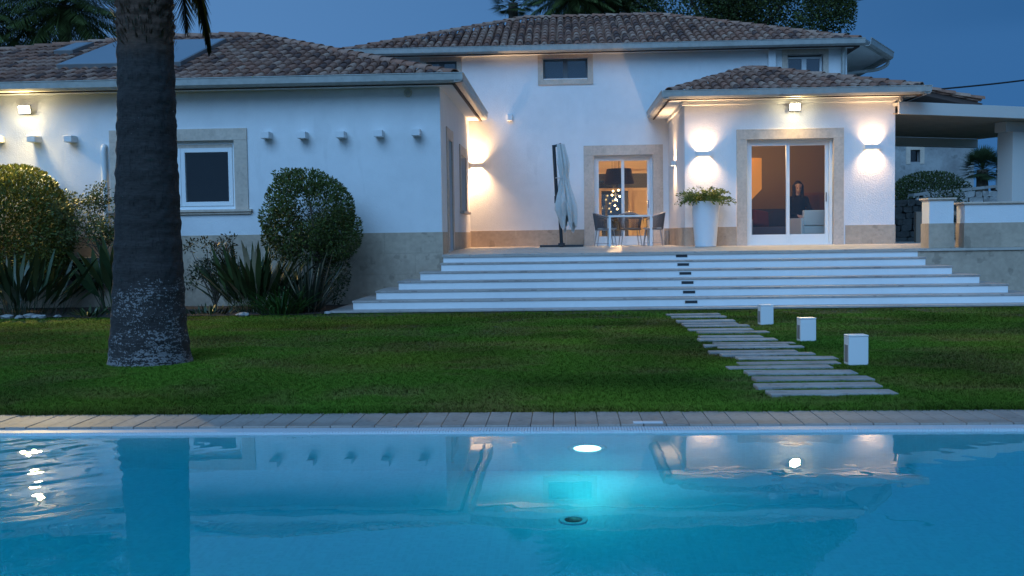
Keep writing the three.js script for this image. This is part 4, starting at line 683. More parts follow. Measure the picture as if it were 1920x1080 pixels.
function clump(L, centre, rad, count, size, base, opt = {}) {           // leaves through a lumpy ellipsoid, mostly near its skin
  const lumps = [...Array(opt.lumps ?? 22)].map(() => [unit(), rr(0.0, opt.rough ?? 0.16)]);
  for (let i = 0; i < count; i++) {
    const d = unit(); if (opt.flat && d.y < opt.flat) { i--; continue; }
    let k = 1; for (const [u, a] of lumps) k += a * Math.pow(Math.max(0, d.dot(u)), 9);
    if (opt.holes && vnoise(d.x * 3 + 10, (d.y * 3 + d.z * 2) + 10, 999, opt.holes) > 0.72) continue;
    const t = 1 - Math.pow(rnd(), 2.2) * (opt.depth ?? 0.45), p = new V3(centre[0] + d.x * rad[0] * k * t, centre[1] + d.y * rad[1] * k * t, centre[2] + d.z * rad[2] * k * t);
    const dir = d.clone().add(unit().multiplyScalar(0.9)).add(new V3(0, 0.25, 0)).normalize(), side = new V3().crossVectors(dir, unit()).normalize();
    L.leaf(p, dir, side, size * rr(0.7, 1.3), size * rr(0.4, 0.6), colour(base, opt.vary ?? 0.35));
  }
}
// ---- near palm: ringed trunk with lime wash round its foot
{
  const b = onY(281, 681, -0.05), t = onZ(271, 0, b.z), f = thing('palm_tree', 'thick ringed palm trunk standing on the lawn in front of the wing', 'palm tree', null, [b.x, lawnY(b.z) - 0.03, b.z]);
  const H = 5.2, NS = 120, NH = 420, pos = [], uv = [], idx = [], lean = (t.x - b.x) / 3.65;
  const rad = (y) => { const pts = [[0, 0.415], [0.12, 0.40], [0.62, 0.352], [1.5, 0.318], [2.57, 0.283], [3.3, 0.268], [3.65, 0.262], [5.2, 0.25]]; for (let i = 1; i < pts.length; i++) if (y <= pts[i][0]) return mix(pts[i - 1][1], pts[i][1], (y - pts[i - 1][0]) / (pts[i][0] - pts[i - 1][0])); return 0.25; };
  for (let j = 0; j <= NH; j++) for (let i = 0; i <= NS; i++) {
    const y = j / NH * H, a = i / NS, ang = a * 6.28318, ph = y * 26 + 1.2 * vnoise(a * 8, y * 3, 8, 3) + 0.8 * vnoise(a * 24, y * 6, 24, 4), ring = Math.pow(0.5 + 0.5 * Math.sin(ph), 2);
    const boots = sst(3.2, 3.5, y), r = rad(y) + 0.009 * ring + 0.012 * (vnoise(a * 40, y * 22, 40, 7) - 0.5) + 0.014 * (vnoise(a * 9, y * 2.2, 9, 8) - 0.5) + boots * 0.022 * Math.max(0, Math.sin(y * 34 + (Math.floor(a * 18) % 2) * 3.14)) * (0.6 + 0.6 * vnoise(a * 18, y * 10, 18, 12));
    pos.push(Math.cos(ang) * r + lean * y, y, Math.sin(ang) * r); uv.push(a * 2.4, y);
  }
  for (let j = 0; j < NH; j++) for (let i = 0; i < NS; i++) { const q = j * (NS + 1) + i; idx.push(q, q + NS + 1, q + 1, q + 1, q + NS + 1, q + NS + 2); }
  const g = new THREE.BufferGeometry(); g.setAttribute('position', new THREE.Float32BufferAttribute(pos, 3)); g.setAttribute('uv', new THREE.Float32BufferAttribute(uv, 2)); g.setIndex(idx); g.computeVertexNormals();
  const trunkTex = tex(2048, [2.4, 5.2], (u, v) => {                     // grey-brown fibres; patches of flaking white lime low down, as in the photograph
    const y = v * 5.2, streak = vnoise(u * 30, v * 620, 30, 21) * 0.5 + vnoise(u * 90, v * 900, 90, 22) * 0.5, crack = vnoise(u * 220, v * 130, 220, 23), big = fbm(u, v, 10, 4, 24);
    let c = tint([0.042, 0.035, 0.032], 0.45 + 0.75 * streak + 0.5 * (big - 0.5) - 0.35 * sst(0.72, 0.9, crack));
    const old = sst(3.1, 3.4, y + 0.4 * (big - 0.5)); c = lerp3(c, tint([0.085, 0.045, 0.028], 0.5 + streak), old);
    const patch = vnoise(u * 12, v * 36, 12, 25) * 0.28 + vnoise(u * 60, v * 420, 60, 26) * 0.32 + vnoise(u * 240, v * 620, 240, 27) * 0.40, cover = mix(0.36, 0.555, clamp(y / 0.2)) + mix(0, 0.06, clamp((y - 0.2) / 0.55)) + mix(0, 0.22, clamp((y - 0.8) / 0.2));
    if (y < 2.6) c = lerp3(c, tint([0.25, 0.23, 0.22], 0.7 + 0.6 * streak), sst(cover, cover + 0.10, patch) * 0.85);
    return c;
  }, true, 1024);
  const tm = std({ map: trunkTex, roughness: 0.95, bumpMap: trunkTex, bumpScale: 0.006 });
  const m = lit(new THREE.Mesh(g, tm)); m.name = 'trunk'; f.add(m);
  // torn fibres of old leaf bases near the top
  const fib = new Leaves(); for (let i = 0; i < 900; i++) { const y = rr(3.2, 4.6), a = rr(0, 6.28), r = rad(y) + 0.015; fib.blade(new V3(Math.cos(a) * r + lean * y, y, Math.sin(a) * r), a, rr(0.1, 0.9), rr(0.05, 0.11), rr(0.010, 0.024), rr(-0.3, 0.5), tint([0.08, 0.045, 0.028], rr(0.5, 1.3)), 3); }
  fib.build('leaf_bases', f, M.leafGloss);
  const fr = new Leaves(), frond = (o, az, lean0, L, droop, col, nl = 46, wide = 0.55) => {
    let p = o.clone(), an = lean0; const h = new V3(Math.cos(az), 0, Math.sin(az)), sd = new V3(-Math.sin(az), 0, Math.cos(az));
    for (let i = 0; i < nl; i++) { const tt = i / nl, d = new V3(h.x * Math.sin(an), Math.cos(an), h.z * Math.sin(an)), q = p.clone().addScaledVector(d, L / nl); const sw = new V3(0.006, 0, 0); fr.tri(p.clone().sub(sw).toArray(), p.clone().add(sw).toArray(), q.toArray(), new V3(0, 0, 1), col);
      if (tt > 0.12) for (const s of [-1, 1]) { const dir = d.clone().multiplyScalar(0.75).addScaledVector(sd, s * 0.8).add(new V3(0, -0.35, 0)).add(unit().multiplyScalar(0.12)).normalize(), ll = wide * Math.sin(Math.PI * clamp(tt * 0.9 + 0.08)) * rr(0.8, 1.1), w = new V3().crossVectors(dir, sd).normalize(), e = p.clone().addScaledVector(dir, ll).add(new V3(0, -0.05, 0)); fr.tri(p.clone().addScaledVector(w, 0.012).toArray(), p.clone().addScaledVector(w, -0.012).toArray(), e.toArray(), new V3(0.3, 0.9, 0.3).normalize(), colour(col, 0.3)); }
      p = q; an += droop / nl * (0.5 + tt); }
  };
  const top = new V3(lean * H, H, 0); for (let i = 0; i < 46; i++) { const e = i / 46; frond(top.clone().add(new V3(0, rr(-0.2, 0.2), 0)), i * 2.39996, mix(0.15, 1.35, e), rr(2.3, 2.8), mix(0.9, 0.75, e), [0.035, 0.055, 0.02]); }
  // two old fronds hang down beside the trunk
  for (const [az, l0, L, dr] of [[0.10, 2.74, 2.0, 0.30], [-0.5, 2.78, 1.95, 0.25], [0.6, 2.78, 1.85, 0.25]]) frond(top.clone().add(new V3(0.1, -0.1, 0)), az, l0, L, dr, [0.035, 0.055, 0.02], 90, 0.42);
  fr.build('crown', f, M.leafGloss);
}
// ---- clipped bushes and shrubs along the wing
function shrub(name, label, cat, pos, make, stemMat = M.bark) { const f = thing(name, label, cat, null, pos); make(f); return f; }
const branches = (f, list) => mesh('trunk', list.map(([a, b, r0, r1]) => cyl(a, b, r0, r1, 7)), M.bark, f);
shrub('bush', 'large rounded clipped bush at the far end of the wing, lit yellow by the floodlight', 'bush', [-10.75, -0.13, 0.92], (f) => {
  const L = new Leaves(); clump(L, [0, 1.45, 0], [1.27, 1.27, 0.86], 30000, 0.07, [0.12, 0.145, 0.03], { depth: 0.4, rough: 0.08, flat: -0.75 }); L.build('crown', f, M.leaf); branches(f, [[[0, 0, 0], [0, 1.2, 0], 0.07, 0.05], [[0, 0.6, 0], [0.4, 1.4, 0.2], 0.04, 0.02], [[0, 0.5, 0], [-0.4, 1.4, 0.1], 0.04, 0.02]]);
});
shrub('young_tree', 'small open branched tree with little leaves against the wing wall', 'tree', [-8.85, -0.13, 0.95], (f) => {
  const L = new Leaves(), tw = [[[0, 0, 0], [0.02, 1.25, 0], 0.035, 0.025]], ends = []; for (let i = 0; i < 16; i++) { const a = i * 2.4, r = rr(0.3, 0.72), e = [Math.cos(a) * r * 1.15 - 0.15, rr(1.35, 2.18), Math.sin(a) * r * 0.6]; tw.push([[0.02, rr(0.95, 1.3), 0], e, 0.012, 0.004]); ends.push(e); for (let k = 0; k < 3; k++) ends.push([e[0] + rr(-0.2, 0.2), e[1] + rr(-0.15, 0.2), e[2] + rr(-0.15, 0.15)]); }
  branches(f, tw); for (const e of ends) clump(L, e, [0.17, 0.15, 0.15], 62, 0.062, [0.10, 0.125, 0.04], { depth: 1, lumps: 3 }); L.build('crown', f, M.leaf);
});
shrub('topiary_tree', 'round clipped bushy tree with gaps in its crown right of the wing window', 'tree', [-4.72, -0.13, 1.05], (f) => {
  const L = new Leaves(), base = [0.085, 0.12, 0.028]; clump(L, [-0.05, 1.78, 0], [0.80, 0.74, 0.74], 11000, 0.062, base, { depth: 0.45, rough: 0.15, holes: 9 }); clump(L, [0.47, 1.36, 0.1], [0.42, 0.42, 0.45], 3600, 0.06, base, { depth: 0.5, rough: 0.2 }); clump(L, [-0.50, 1.42, 0.1], [0.34, 0.46, 0.4], 2400, 0.06, [0.07, 0.085, 0.022], { depth: 0.5, rough: 0.2 }); clump(L, [-0.2, 2.36, 0], [0.42, 0.22, 0.3], 1300, 0.06, base, { depth: 0.5, rough: 0.3 }); clump(L, [0.35, 0.75, 0.0], [0.30, 0.5, 0.3], 1800, 0.06, [0.04, 0.06, 0.018], { depth: 0.8, rough: 0.3 }); L.build('crown', f, M.leaf);
  branches(f, [[[0.15, 0, 0], [0.12, 0.9, 0], 0.075, 0.06], [[0.12, 0.85, 0], [-0.35, 1.6, 0.05], 0.045, 0.02], [[0.12, 0.85, 0], [0.3, 1.7, 0], 0.045, 0.02], [[0.12, 0.9, 0], [-0.05, 2.1, 0], 0.04, 0.015], [[0.2, 0.2, 0.05], [0.4, 1.2, 0.1], 0.035, 0.015]]);
});
shrub('shrub', 'dark open shrub with sparse leaves growing behind the palm trunk', 'shrub', [-6.52, -0.13, 1.3], (f) => {
  const L = new Leaves(), tw = []; for (let i = 0; i < 22; i++) { const a = i * 2.4, r = rr(0.2, 0.62), y = rr(0.5, 1.32), e = [Math.cos(a) * r, y, Math.sin(a) * r * 0.7]; tw.push([[0, rr(0, 0.4), 0], e, 0.014, 0.005]); clump(L, e, [0.17, 0.14, 0.16], 75, 0.06, y > 1 ? [0.07, 0.06, 0.025] : [0.035, 0.05, 0.022], { depth: 1, lumps: 3 }); } branches(f, tw); L.build('crown', f, M.leaf);
});
const paddle = (t) => t < 0 ? 0.05 : Math.pow(Math.sin(Math.PI * Math.pow(clamp(t, 0.02, 0.99), 0.75)), 0.8);
const sword = (t) => Math.min(1, (1 - t) * 2.2) * (0.6 + 0.4 * Math.min(1, t * 3));
function leafy(name, label, cat, pos, n, opt) {
  return shrub(name, label, cat, pos, (f) => {
    const L = new Leaves(), D = new Leaves();
    for (let i = 0; i < n; i++) { const a = i * 2.39996 + rr(-0.3, 0.3), r = rr(0, opt.spread), dry = rnd() < (opt.dry ?? 0); (dry ? D : L).blade(new V3(Math.cos(a) * r, 0, Math.sin(a) * r * 0.7), a, rr(...opt.lean), rr(...opt.len), rr(...opt.wid), rr(...opt.droop), dry ? tint([0.34, 0.28, 0.18], rr(0.6, 1.1)) : colour(opt.col, 0.35), 8, opt.shape, rr(-0.6, 0.6), opt.stalk ?? 0); }
    L.build('leaves', f, M.leafGloss); if (D.p.length) D.build('dry_leaves', f, M.leafGloss);
    if (opt.flower) { const F = new Leaves(); for (const [x, y, z] of opt.flower) { F.blade(new V3(x * 0.4, 0.1, z), x > 0 ? 0 : 3.14, Math.atan2(Math.abs(x) * 0.6, y), Math.hypot(x * 0.6, y), 0.02, 0.02, [0.06, 0.05, 0.03], 5, () => 1); for (let k = 0; k < 7; k++) F.blade(new V3(x, y, z), rr(0, 6.28), rr(0.3, 1.9), rr(0.08, 0.16), 0.03, 0.3, [0.14, 0.05, 0.035], 3); } F.build('flower', f, M.leafGloss); }
  });
}
leafy('strelitzia', 'clump of broad dark leaves in front of the clipped yellow bush', 'plant', [-9.85, -0.13, 2.2], 190, { spread: 0.95, lean: [0.05, 0.85], len: [0.6, 1.35], wid: [0.06, 0.11], droop: [0.2, 0.9], col: [0.03, 0.05, 0.016], shape: paddle, stalk: 0.42, dry: 0.05 });
leafy('strelitzia', 'clump of large paddle leaves standing beside the palm trunk', 'plant', [-8.25, -0.13, 1.7], 64, { spread: 0.32, lean: [0.0, 0.6], len: [0.95, 1.55], wid: [0.13, 0.2], droop: [0.1, 0.8], col: [0.04, 0.075, 0.03], shape: paddle, stalk: 0.4, flower: [[0.15, 1.5, 0.05], [0.35, 1.3, 0.1]] });
leafy('strelitzia', 'wide clump of pointed green leaves left of the round clipped tree', 'plant', [-5.62, -0.13, 1.75], 210, { spread: 0.55, lean: [0.0, 0.8], len: [0.6, 1.4], wid: [0.07, 0.12], droop: [0.1, 0.75], col: [0.035, 0.06, 0.02], shape: paddle, stalk: 0.35, dry: 0.05, flower: [[-0.65, 1.22, 0.1], [-0.5, 1.12, 0.15]] });
leafy('flax_plant', 'spiky flax plant with pale dry sword leaves beside the steps', 'plant', [-4.62, -0.13, 1.95], 95, { spread: 0.22, lean: [0.05, 1.0], len: [0.75, 1.35], wid: [0.03, 0.055], droop: [0.0, 0.35], col: [0.035, 0.042, 0.024], shape: sword, dry: 0.3 });
leafy('lily_clump', 'low bright green clump of arching strap leaves at the lawn edge', 'plant', [-4.98, -0.13, 2.42], 150, { spread: 0.38, lean: [0.1, 1.0], len: [0.4, 0.72], wid: [0.022, 0.036], droop: [0.6, 1.7], col: [0.035, 0.085, 0.016], shape: sword });
leafy('low_plant', 'small green plant at the lawn edge beside the palm trunk', 'plant', [-8.35, -0.12, 2.62], 40, { spread: 0.3, lean: [0.2, 1.2], len: [0.14, 0.26], wid: [0.03, 0.05], droop: [0.2, 0.9], col: [0.05, 0.075, 0.02], shape: paddle });
leafy('low_plant', 'small dark plant at the foot of the sparse shrub', 'plant', [-6.3, -0.12, 2.3], 60, { spread: 0.5, lean: [0.2, 1.1], len: [0.12, 0.24], wid: [0.025, 0.045], droop: [0.2, 0.9], col: [0.03, 0.05, 0.018], shape: paddle });
// drooping plant in the tall planter
shrub('potted_plant', 'green trailing plant growing out of the tall white planter', 'plant', [onZ(1323, 463, -2.22).x, FLOOR + 0.91, -2.22], (f) => {
  const L = new Leaves(); for (let i = 0; i < 130; i++) { const a = i * 2.39996, l0 = rr(-0.1, 0.8), len = rr(0.3, 0.6), h = new V3(Math.cos(a), 0, Math.sin(a)); let p = new V3(h.x * rr(0, 0.22), 0, h.z * rr(0, 0.22)), an = l0; for (let k = 0; k < 14; k++) { const d = new V3(h.x * Math.sin(an), Math.cos(an), h.z * Math.sin(an)); p = p.clone().addScaledVector(d, len / 14); an += 0.11 + 0.05 * (k / 14); if (k > 2) for (let s = 0; s < 2; s++) { const dir = d.clone().multiplyScalar(0.7).add(unit().multiplyScalar(0.8)).normalize(); L.leaf(p, dir, new V3().crossVectors(dir, unit()).normalize(), rr(0.05, 0.085), rr(0.02, 0.032), colour([0.15, 0.19, 0.035], 0.35)); } } } L.build('leaves', f, M.leaf);
});
// pale stones along the bed edge
{ const geo = [0, 1, 2].map((k) => { const g = new THREE.IcosahedronGeometry(0.07, 1), p = g.attributes.position; for (let i = 0; i < p.count; i++) { const q = 0.75 + 0.5 * hash(Math.round(p.getX(i) * 500), Math.round(p.getY(i) * 500 + p.getZ(i) * 900), 30 + k); p.setXYZ(i, p.getX(i) * q * 1.3, p.getY(i) * q * 0.55, p.getZ(i) * q); } g.computeVertexNormals(); return metreUV(clean(g)); });
  const at = [[-10.3, 3.0], [-9.95, 2.95], [-9.7, 2.85], [-9.45, 2.9], [-9.2, 2.8], [-9.05, 2.88], [-8.85, 2.75], [-10.0, 2.75], [-9.35, 2.72], [-5.6, 2.75], [-5.52, 2.8], [-4.1, 2.6]]; at.forEach(([x, z], i) => { const m = new THREE.Mesh(geo[i % 3], M.slab[i % 3]); m.name = numbered('edge_stone'); m.position.set(x, -0.10, z); m.rotation.y = i * 1.7; m.scale.setScalar(rr(0.7, 1.3)); m.userData = { label: 'pale rough stone lying on the edge of the planted bed', category: 'stone', group: 'stones along the planted bed' }; scene.add(lit(m)); }); }

// ================================================================ PERGOLA AND BACKGROUND
{
  const a = onZ(1681, 190, -2.62), f = thing('pergola', 'white flat roofed pergola with slatted ceiling right of the sunroom', 'pergola', null, [7.33, 0, -2.62], 0.43);
  const top = a.y + 0.0, wd = 7.0, dp = 4.6, body = std({ rgb: [0.60, 0.57, 0.52], roughness: 0.7 }), wood = std({ map: tex(256, [2, 0.4], (u, v) => { const g = fbm(u * 0.3, v, 24, 4, 701); return tint([0.34, 0.27, 0.20], 0.6 + 0.7 * g); }, true), roughness: 0.7 });
  mesh('fascia', [box(0, wd, top - 0.27, top, -0.05, 0.0, 0.006), box(wd - 0.05, wd, top - 0.2701, top - 0.0001, -dp, -0.051, 0.006)], body, f); mesh('roof_deck', box(0, wd - 0.051, top - 0.08, top - 0.02, -dp, -0.051), body, f);
  for (let z = -0.12; z > -dp; z -= 0.115) mesh('slat', box(0, wd - 0.06, top - 0.255, top - 0.235, z - 0.10, z, 0.003), wood, f);
  mesh('rear_beam', box(0, wd, top - 0.50, top - 0.26, -dp - 0.2, -dp - 0.001, 0.006), body, f);
  const c = onZ(1887, 300, -5.0); f.updateMatrixWorld(true); const l = f.worldToLocal(c.clone());
  mesh('column', box(l.x - 0.02, l.x + 0.62, FLOOR - 0.1, top - 0.5, l.z - 0.25, l.z + 0.2, 0.008), body, f); mesh('beam', box(l.x - 0.15, wd, top - 0.498, top - 0.258, l.z - 0.22, l.z + 0.12, 0.006), body, f);
}
{ // dark tiled roof edge behind the pergola
  const p = [onZ(1700, 163, -8), onZ(1842, 194, -8)], f = main, m = (p[1].y - p[0].y) / (p[1].x - p[0].x);
  const sr = mesh('side_roof', prism([[p[0].x - 0.4, p[0].y - 0.4 * m, -8], [p[1].x, p[1].y, -8], [p[1].x, p[1].y, -12], [p[0].x - 0.4, p[0].y - 0.4 * m, -12]], 0.12), M.roofBase, f); ridgeTiles(sr, [p[1].x, p[1].y + 0.04, -7.98], [p[0].x - 0.3, p[0].y + 0.04, -7.98]);
  for (let k = 0; k < 5; k++) ridgeTiles(sr, [p[1].x, p[1].y + 0.02, -8.25 - k * 0.26], [p[0].x - 0.3, p[0].y + 0.02, -8.25 - k * 0.26]);
}
{ // timber gate frame and low wall seen past the pillar
  const g = thing('gate_frame', 'brown timber gate frame standing behind the square pillar', 'gate', null, [0, FLOOR, -4.5]), w = std({ rgb: [0.22, 0.17, 0.13], roughness: 0.8 }), a = onZ(1716, 397, -4.5); mesh('post', box(a.x, a.x + 0.13, 0, a.y - FLOOR, -0.07, 0.07, 0.006), w, g); mesh('rail', box(a.x + 0.131, a.x + 1.6, a.y - FLOOR - 0.1, a.y - FLOOR, -0.05, 0.05, 0.006), w, g); mesh('rail', box(a.x + 0.131, a.x + 1.6, 0.25, 0.35, -0.05, 0.05, 0.006), w, g); mesh('post', box(a.x + 1.601, a.x + 1.73, 0, a.y - FLOOR, -0.07, 0.07, 0.006), w, g); for (let i = 0; i < 6; i++) mesh('bar', box(a.x + 0.3 + i * 0.22, a.x + 0.34 + i * 0.22, 0.351, a.y - FLOOR - 0.101, -0.02, 0.02), w, g);
}
const stoneGeos = [0, 1, 2, 3].map((k) => { const g = new THREE.BoxGeometry(1, 1, 1, 2, 2, 2), p = g.attributes.position; for (let i = 0; i < p.count; i++) { const h = (s) => hash(Math.round(p.getX(i) * 4 + 9), Math.round(p.getY(i) * 4 + p.getZ(i) * 32 + 90), 50 + k * 7 + s) - 0.5; const r = 1 - 0.10 * (Math.abs(p.getX(i) * p.getY(i)) * 4); p.setXYZ(i, p.getX(i) * r + h(1) * 0.10, p.getY(i) * r + h(2) * 0.14, p.getZ(i) + h(3) * 0.12); } g.computeVertexNormals(); return metreUV(clean(g)); });
function dryWall(label, x0, x1, y0, y1a, y1b, z, size) {
  const f = thing('dry_stone_wall', label, 'stone wall'); let n = 0; mesh('core', box(x0, x1, y0 - 0.5, Math.min(y1a, y1b) - 0.1, z - 0.5, z - 0.12), M.soil, f);
  for (let y = y0; y < Math.max(y1a, y1b); y += size * 0.62) for (let x = x0 + rr(0, size * 0.5); x < x1; ) { const w = size * rr(0.6, 1.5), t = (x - x0) / (x1 - x0), lim = mix(y1a, y1b, t); if (y + size * 0.3 < lim && n < 290) { const m = new THREE.Mesh(stoneGeos[n % 4], M.slab[n % 3]); m.name = 'stone'; m.position.set(x + w / 2, y + size * 0.3 + rr(-0.02, 0.02), z - 0.1); m.scale.set(w * 0.97, size * 0.6, 0.4); m.rotation.z = rr(-0.08, 0.08); f.add(lit(m)); n++; } x += w; }
  mesh('coping', prism([[x0, y1a + 0.06, z + 0.1], [x1, y1b + 0.06, z + 0.1], [x1, y1b + 0.06, z - 0.5], [x0, y1a + 0.06, z - 0.5]], 0.1), M.slab[0], f);
}
{ const a = onZ(1670, 380, -11), b = onZ(1740, 380, -11); dryWall('dry stone garden wall seen between the sunroom and the square pillar', a.x - 0.3, b.x + 0.6, 0.4, a.y, b.y, -11, 0.3); }
{ const a = onZ(1712, 366, -17), b = onZ(1890, 344, -17); dryWall('upper dry stone wall rising behind the parapet', a.x, b.x + 3, 0.4, a.y, b.y + 0.2, -17, 0.34); }
{ // old house beyond
  const z = -42, a = onZ(1660, 300, z), b = onZ(1826, 300, z), t = onZ(1740, 205, z), w0 = onZ(1707, 281, z), w1 = onZ(1725, 304, z), f = thing('old_house', 'old weathered grey house with one small window beyond the garden', 'house');
  const ren = std({ map: stoneMap([0.40, 0.39, 0.37], [0.26, 0.25, 0.24], 5, 731), roughness: 0.95 });
  mesh('wall', [wallZ(a.x - 6, b.x, -0.5, t.y, z, 0.5, [[w0.x, w1.x, w1.y, w0.y]]), box(b.x - 0.5, b.x, -0.5, t.y, z - 9, z - 0.5), box(a.x - 6, b.x - 0.5, t.y - 0.3, t.y - 0.02, z - 9, z - 0.5), box(a.x - 6, a.x - 5.5, -0.5, t.y - 0.31, z - 9, z - 0.5), box(a.x - 5.5, b.x - 0.5, -0.5, t.y - 0.31, z - 9, z - 8.5)], ren, f);
  const w = mesh('window', ringBars(w0.x, w1.x, w1.y, w0.y, 0.05, z - 0.4, z - 0.3), M.greyMetal, f); mesh('pane', box(w0.x + 0.05, w1.x - 0.05, w1.y + 0.05, w0.y - 0.05, z - 0.36, z - 0.35), M.glass, w); mesh('surround', [box(w0.x - 0.25, w0.x, w1.y - 0.1, w0.y + 0.25, z + 0.001, z + 0.03), box(w1.x, w1.x + 0.25, w1.y - 0.1, w0.y + 0.25, z + 0.001, z + 0.03), box(w0.x, w1.x, w0.y, w0.y + 0.25, z + 0.001, z + 0.03)], M.surround, f);
}
function farTree(name, label, pos, parts, trunk) { const f = thing(name, label, 'tree', null, pos), L = new Leaves(); for (const [c, r, n, s, col, o] of parts) clump(L, c, r, n, s, col, o); L.build('crown', f, M.leaf); mesh('trunk', trunk.map(([a, b, r0, r1]) => cyl(a, b, r0, r1, 9)), M.bark, f); return f; }
{ const p = onZ(1738, 345, -22); farTree('dark_tree', 'dark rounded bush in front of the old house', [p.x, 0, -22], [[[0, 2.4, 0], [1.5, 1.05, 1.2], 9000, 0.10, [0.06, 0.085, 0.026], { rough: 0.25, depth: 0.5 }], [[-1.0, 1.6, 0.5], [0.9, 1.1, 0.9], 3600, 0.10, [0.06, 0.085, 0.026], { rough: 0.3 }], [[0.9, 1.7, 0.3], [0.8, 0.8, 0.8], 2600, 0.10, [0.06, 0.085, 0.026], { rough: 0.3 }]], [[[0, -0.2, 0], [0, 2, 0], 0.15, 0.1]]); }
{ const p = onZ(1895, 330, -13), f = farTree('dark_tree', 'dark shrub behind the pergola column', [p.x + 0.9, 0, -13], [[[0, 1.8, 0], [1.0, 1.0, 0.8], 1800, 0.1, [0.06, 0.085, 0.026], { rough: 0.3 }]], [[[0, -0.2, 0], [0, 1.5, 0], 0.08, 0.06]]); }
for (const [u, v, z, s, label] of [[1775, 372, -15.5, 0.5, 'small dark leafy plant in front of the upper stone wall'], [1812, 410, -12, 0.45, 'dark creeper between the square pillar and the parapet wall']]) { const p = onZ(u, v, z); farTree('garden_shrub', label, [p.x, 0.4, z], [[[0, p.y - 0.4, 0], [s, s * 0.9, s * 0.7], 700, 0.09, [0.06, 0.085, 0.026], { rough: 0.4, depth: 0.8 }]], [[[0, -0.2, 0], [0, p.y - 0.5, 0], 0.04, 0.03]]); }
// palms: fan or feather crowns
function palm(name, label, x, z, h, R0, n, fan, col) {
  const f = thing(name, label, 'palm tree', null, [x, -0.2, z]), L = new Leaves(); mesh('trunk', [cyl([0, 0, 0], [0, h + 0.2, 0], 0.26, 0.2, 12)], M.bark, f);
  for (let i = 0; i < n; i++) {
    const az = i * 2.39996, e = i / n; let an = mix(0.05, fan ? 2.1 : 2.45, e), p = new V3(0, h + 0.2, 0); const hd = new V3(Math.cos(az), 0, Math.sin(az)), sd = new V3(-Math.sin(az), 0, Math.cos(az)), c = tint(col, rr(0.7, 1.3));
    if (fan) {
      const d = new V3(hd.x * Math.sin(an), Math.cos(an), hd.z * Math.sin(an)), q = p.clone().addScaledVector(d, R0 * 0.5), up = new V3().crossVectors(d, sd); L.leaf(p, d, sd, R0 * 0.52, 0.05, c);
      for (let k = -9; k <= 9; k++) { const t = k / 9 * 1.5, dd = d.clone().multiplyScalar(Math.cos(t)).addScaledVector(sd, Math.sin(t)).addScaledVector(up, 0.1).add(new V3(0, -0.12 * Math.abs(k) / 9, 0)).normalize(); L.leaf(q, dd, new V3().crossVectors(dd, up).normalize(), R0 * 0.52 * rr(0.85, 1.1), R0 * 0.035, c, 0.1); }
    } else {
      const nl = 40, len = R0 * rr(0.85, 1.1); for (let k = 0; k < nl; k++) { const t = k / nl, d = new V3(hd.x * Math.sin(an), Math.cos(an), hd.z * Math.sin(an)), q = p.clone().addScaledVector(d, len / nl); L.leaf(p, d, sd, len / nl * 1.1, 0.04, c); if (t > 0.1) for (const s of [-1, 1]) { const dd = d.clone().multiplyScalar(0.7).addScaledVector(sd, s * 0.8).add(new V3(0, -0.45, 0)).add(unit().multiplyScalar(0.1)).normalize(); L.leaf(p, dd, new V3().crossVectors(dd, new V3(0, 1, 0)).normalize(), R0 * 0.24 * Math.sin(Math.PI * clamp(t * 0.9 + 0.07)) + 0.05, 0.035, c, 0.1); } p = q; an += (e > 0.6 ? 0.5 : 1.15) / nl * (0.5 + t); }
    }
  }
  return L.build('crown', f, M.leafGloss);
}
const GREEN = [0.075, 0.10, 0.028];
{ const p = onZ(120, 5, -13); palm('tall_palm', 'feathery palm whose dark crown shows above the far end of the wing roof', p.x, -13, p.y - 0.1, 3.0, 130, false, GREEN); }
{ const p = onZ(-10, 35, -12); palm('tall_palm', 'feathery palm at the edge of the wing roof, beyond the skylight', p.x - 0.6, -12, p.y - 0.1, 2.6, 100, false, GREEN); }
{ const p = onZ(962, 6, -24); palm('fan_palm', 'small fan palm crown above the left end of the main roof ridge', p.x, -24, p.y, 1.15, 46, true, GREEN); }
{ const p = onZ(1075, -22, -20); palm('tall_palm', 'dark feathery palm crown right behind the main roof ridge', p.x, -20, p.y - 0.1, 2.2, 110, false, GREEN); }
{ const p = onZ(1145, -20, -22); palm('tall_palm', 'dark feathery palm between the ridge palm and the dense tree', p.x, -22, p.y + 0.1, 2.2, 110, false, GREEN); }
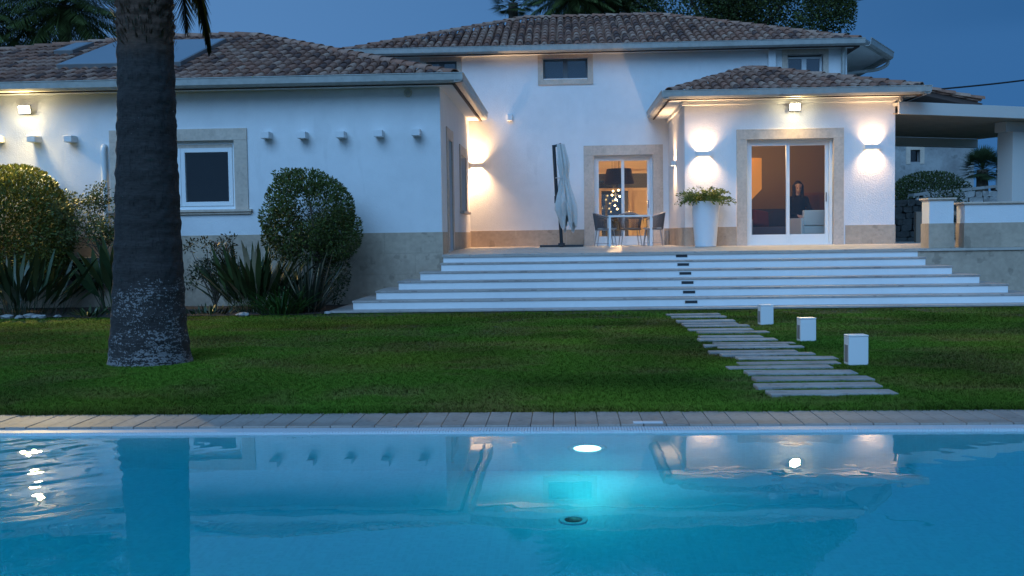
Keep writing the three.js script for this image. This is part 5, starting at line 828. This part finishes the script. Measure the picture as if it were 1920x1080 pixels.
{ const p = onZ(1842, 318, -19); palm('fan_palm', 'spiky fan palm beside the pergola column', p.x, -19, p.y, 0.95, 54, true, [0.05, 0.075, 0.03]); }
{ // dense dark tree behind the main house
  const p = onZ(1370, 10, -22), y = p.y; farTree('pine_tree', 'large dense dark tree towering behind the main roof', [p.x, -0.2, -22], [[[-1.6, y + 0.6, 0], [2.9, 2.1, 2.2], 16000, 0.15, [0.075, 0.10, 0.028], { rough: 0.25, depth: 0.6 }], [[1.8, y + 0.3, 0], [2.6, 1.9, 2.0], 13000, 0.15, [0.075, 0.10, 0.028], { rough: 0.3, depth: 0.6 }], [[0.2, y + 1.9, 0], [2.4, 1.7, 2], 8000, 0.15, [0.075, 0.10, 0.028], { rough: 0.3 }], [[3.9, y - 0.15, 0.4], [0.75, 0.55, 0.7], 2400, 0.12, [0.075, 0.10, 0.028], { rough: 0.45, depth: 0.8 }], [[4.1, y + 0.75, 0.1], [0.55, 0.5, 0.6], 1300, 0.12, [0.075, 0.10, 0.028], { rough: 0.45, depth: 0.8 }]], [[[0, 0, 0], [0.1, y + 0.5, 0], 0.35, 0.22], [[0, y - 2.5, 0], [-1.6, y + 0.5, 0], 0.14, 0.06], [[0, y - 2.2, 0], [2.2, y + 0.4, 0], 0.14, 0.06]]);
}
{ // overhead cables and a mast
  const cable = (label, a, b, sag, r) => one('overhead_cable', label, 'cable', tube([a.toArray(), [(a.x + b.x) / 2, (a.y + b.y) / 2 - sag, (a.z + b.z) / 2], b.toArray()], r, 24, 5), M.darkVoid);
  const zz = -12; const a = onZ(1700, 173, zz), b = onZ(2080, 128, zz); cable('thick black overhead cable crossing the sky right of the sunroom roof', a, b, 0.06, 0.026); cable('thin overhead wire crossing the sky above the main roof corner', onZ(1500, 24, -24), onZ(1760, -32, -24), 0.02, 0.014);
  const m = onZ(1868, 290, -34); one('mast', 'slim pale mast standing beyond the spiky fan palm', 'mast', [cyl([m.x, -0.2, -34], [m.x + 0.15, onZ(1868, 248, -34).y, -34], 0.12, 0.08, 10)], M.greyMetal);
}

scene.traverse((o) => { if (o.isMesh) lit(o); });
renderer.render(scene, camera);
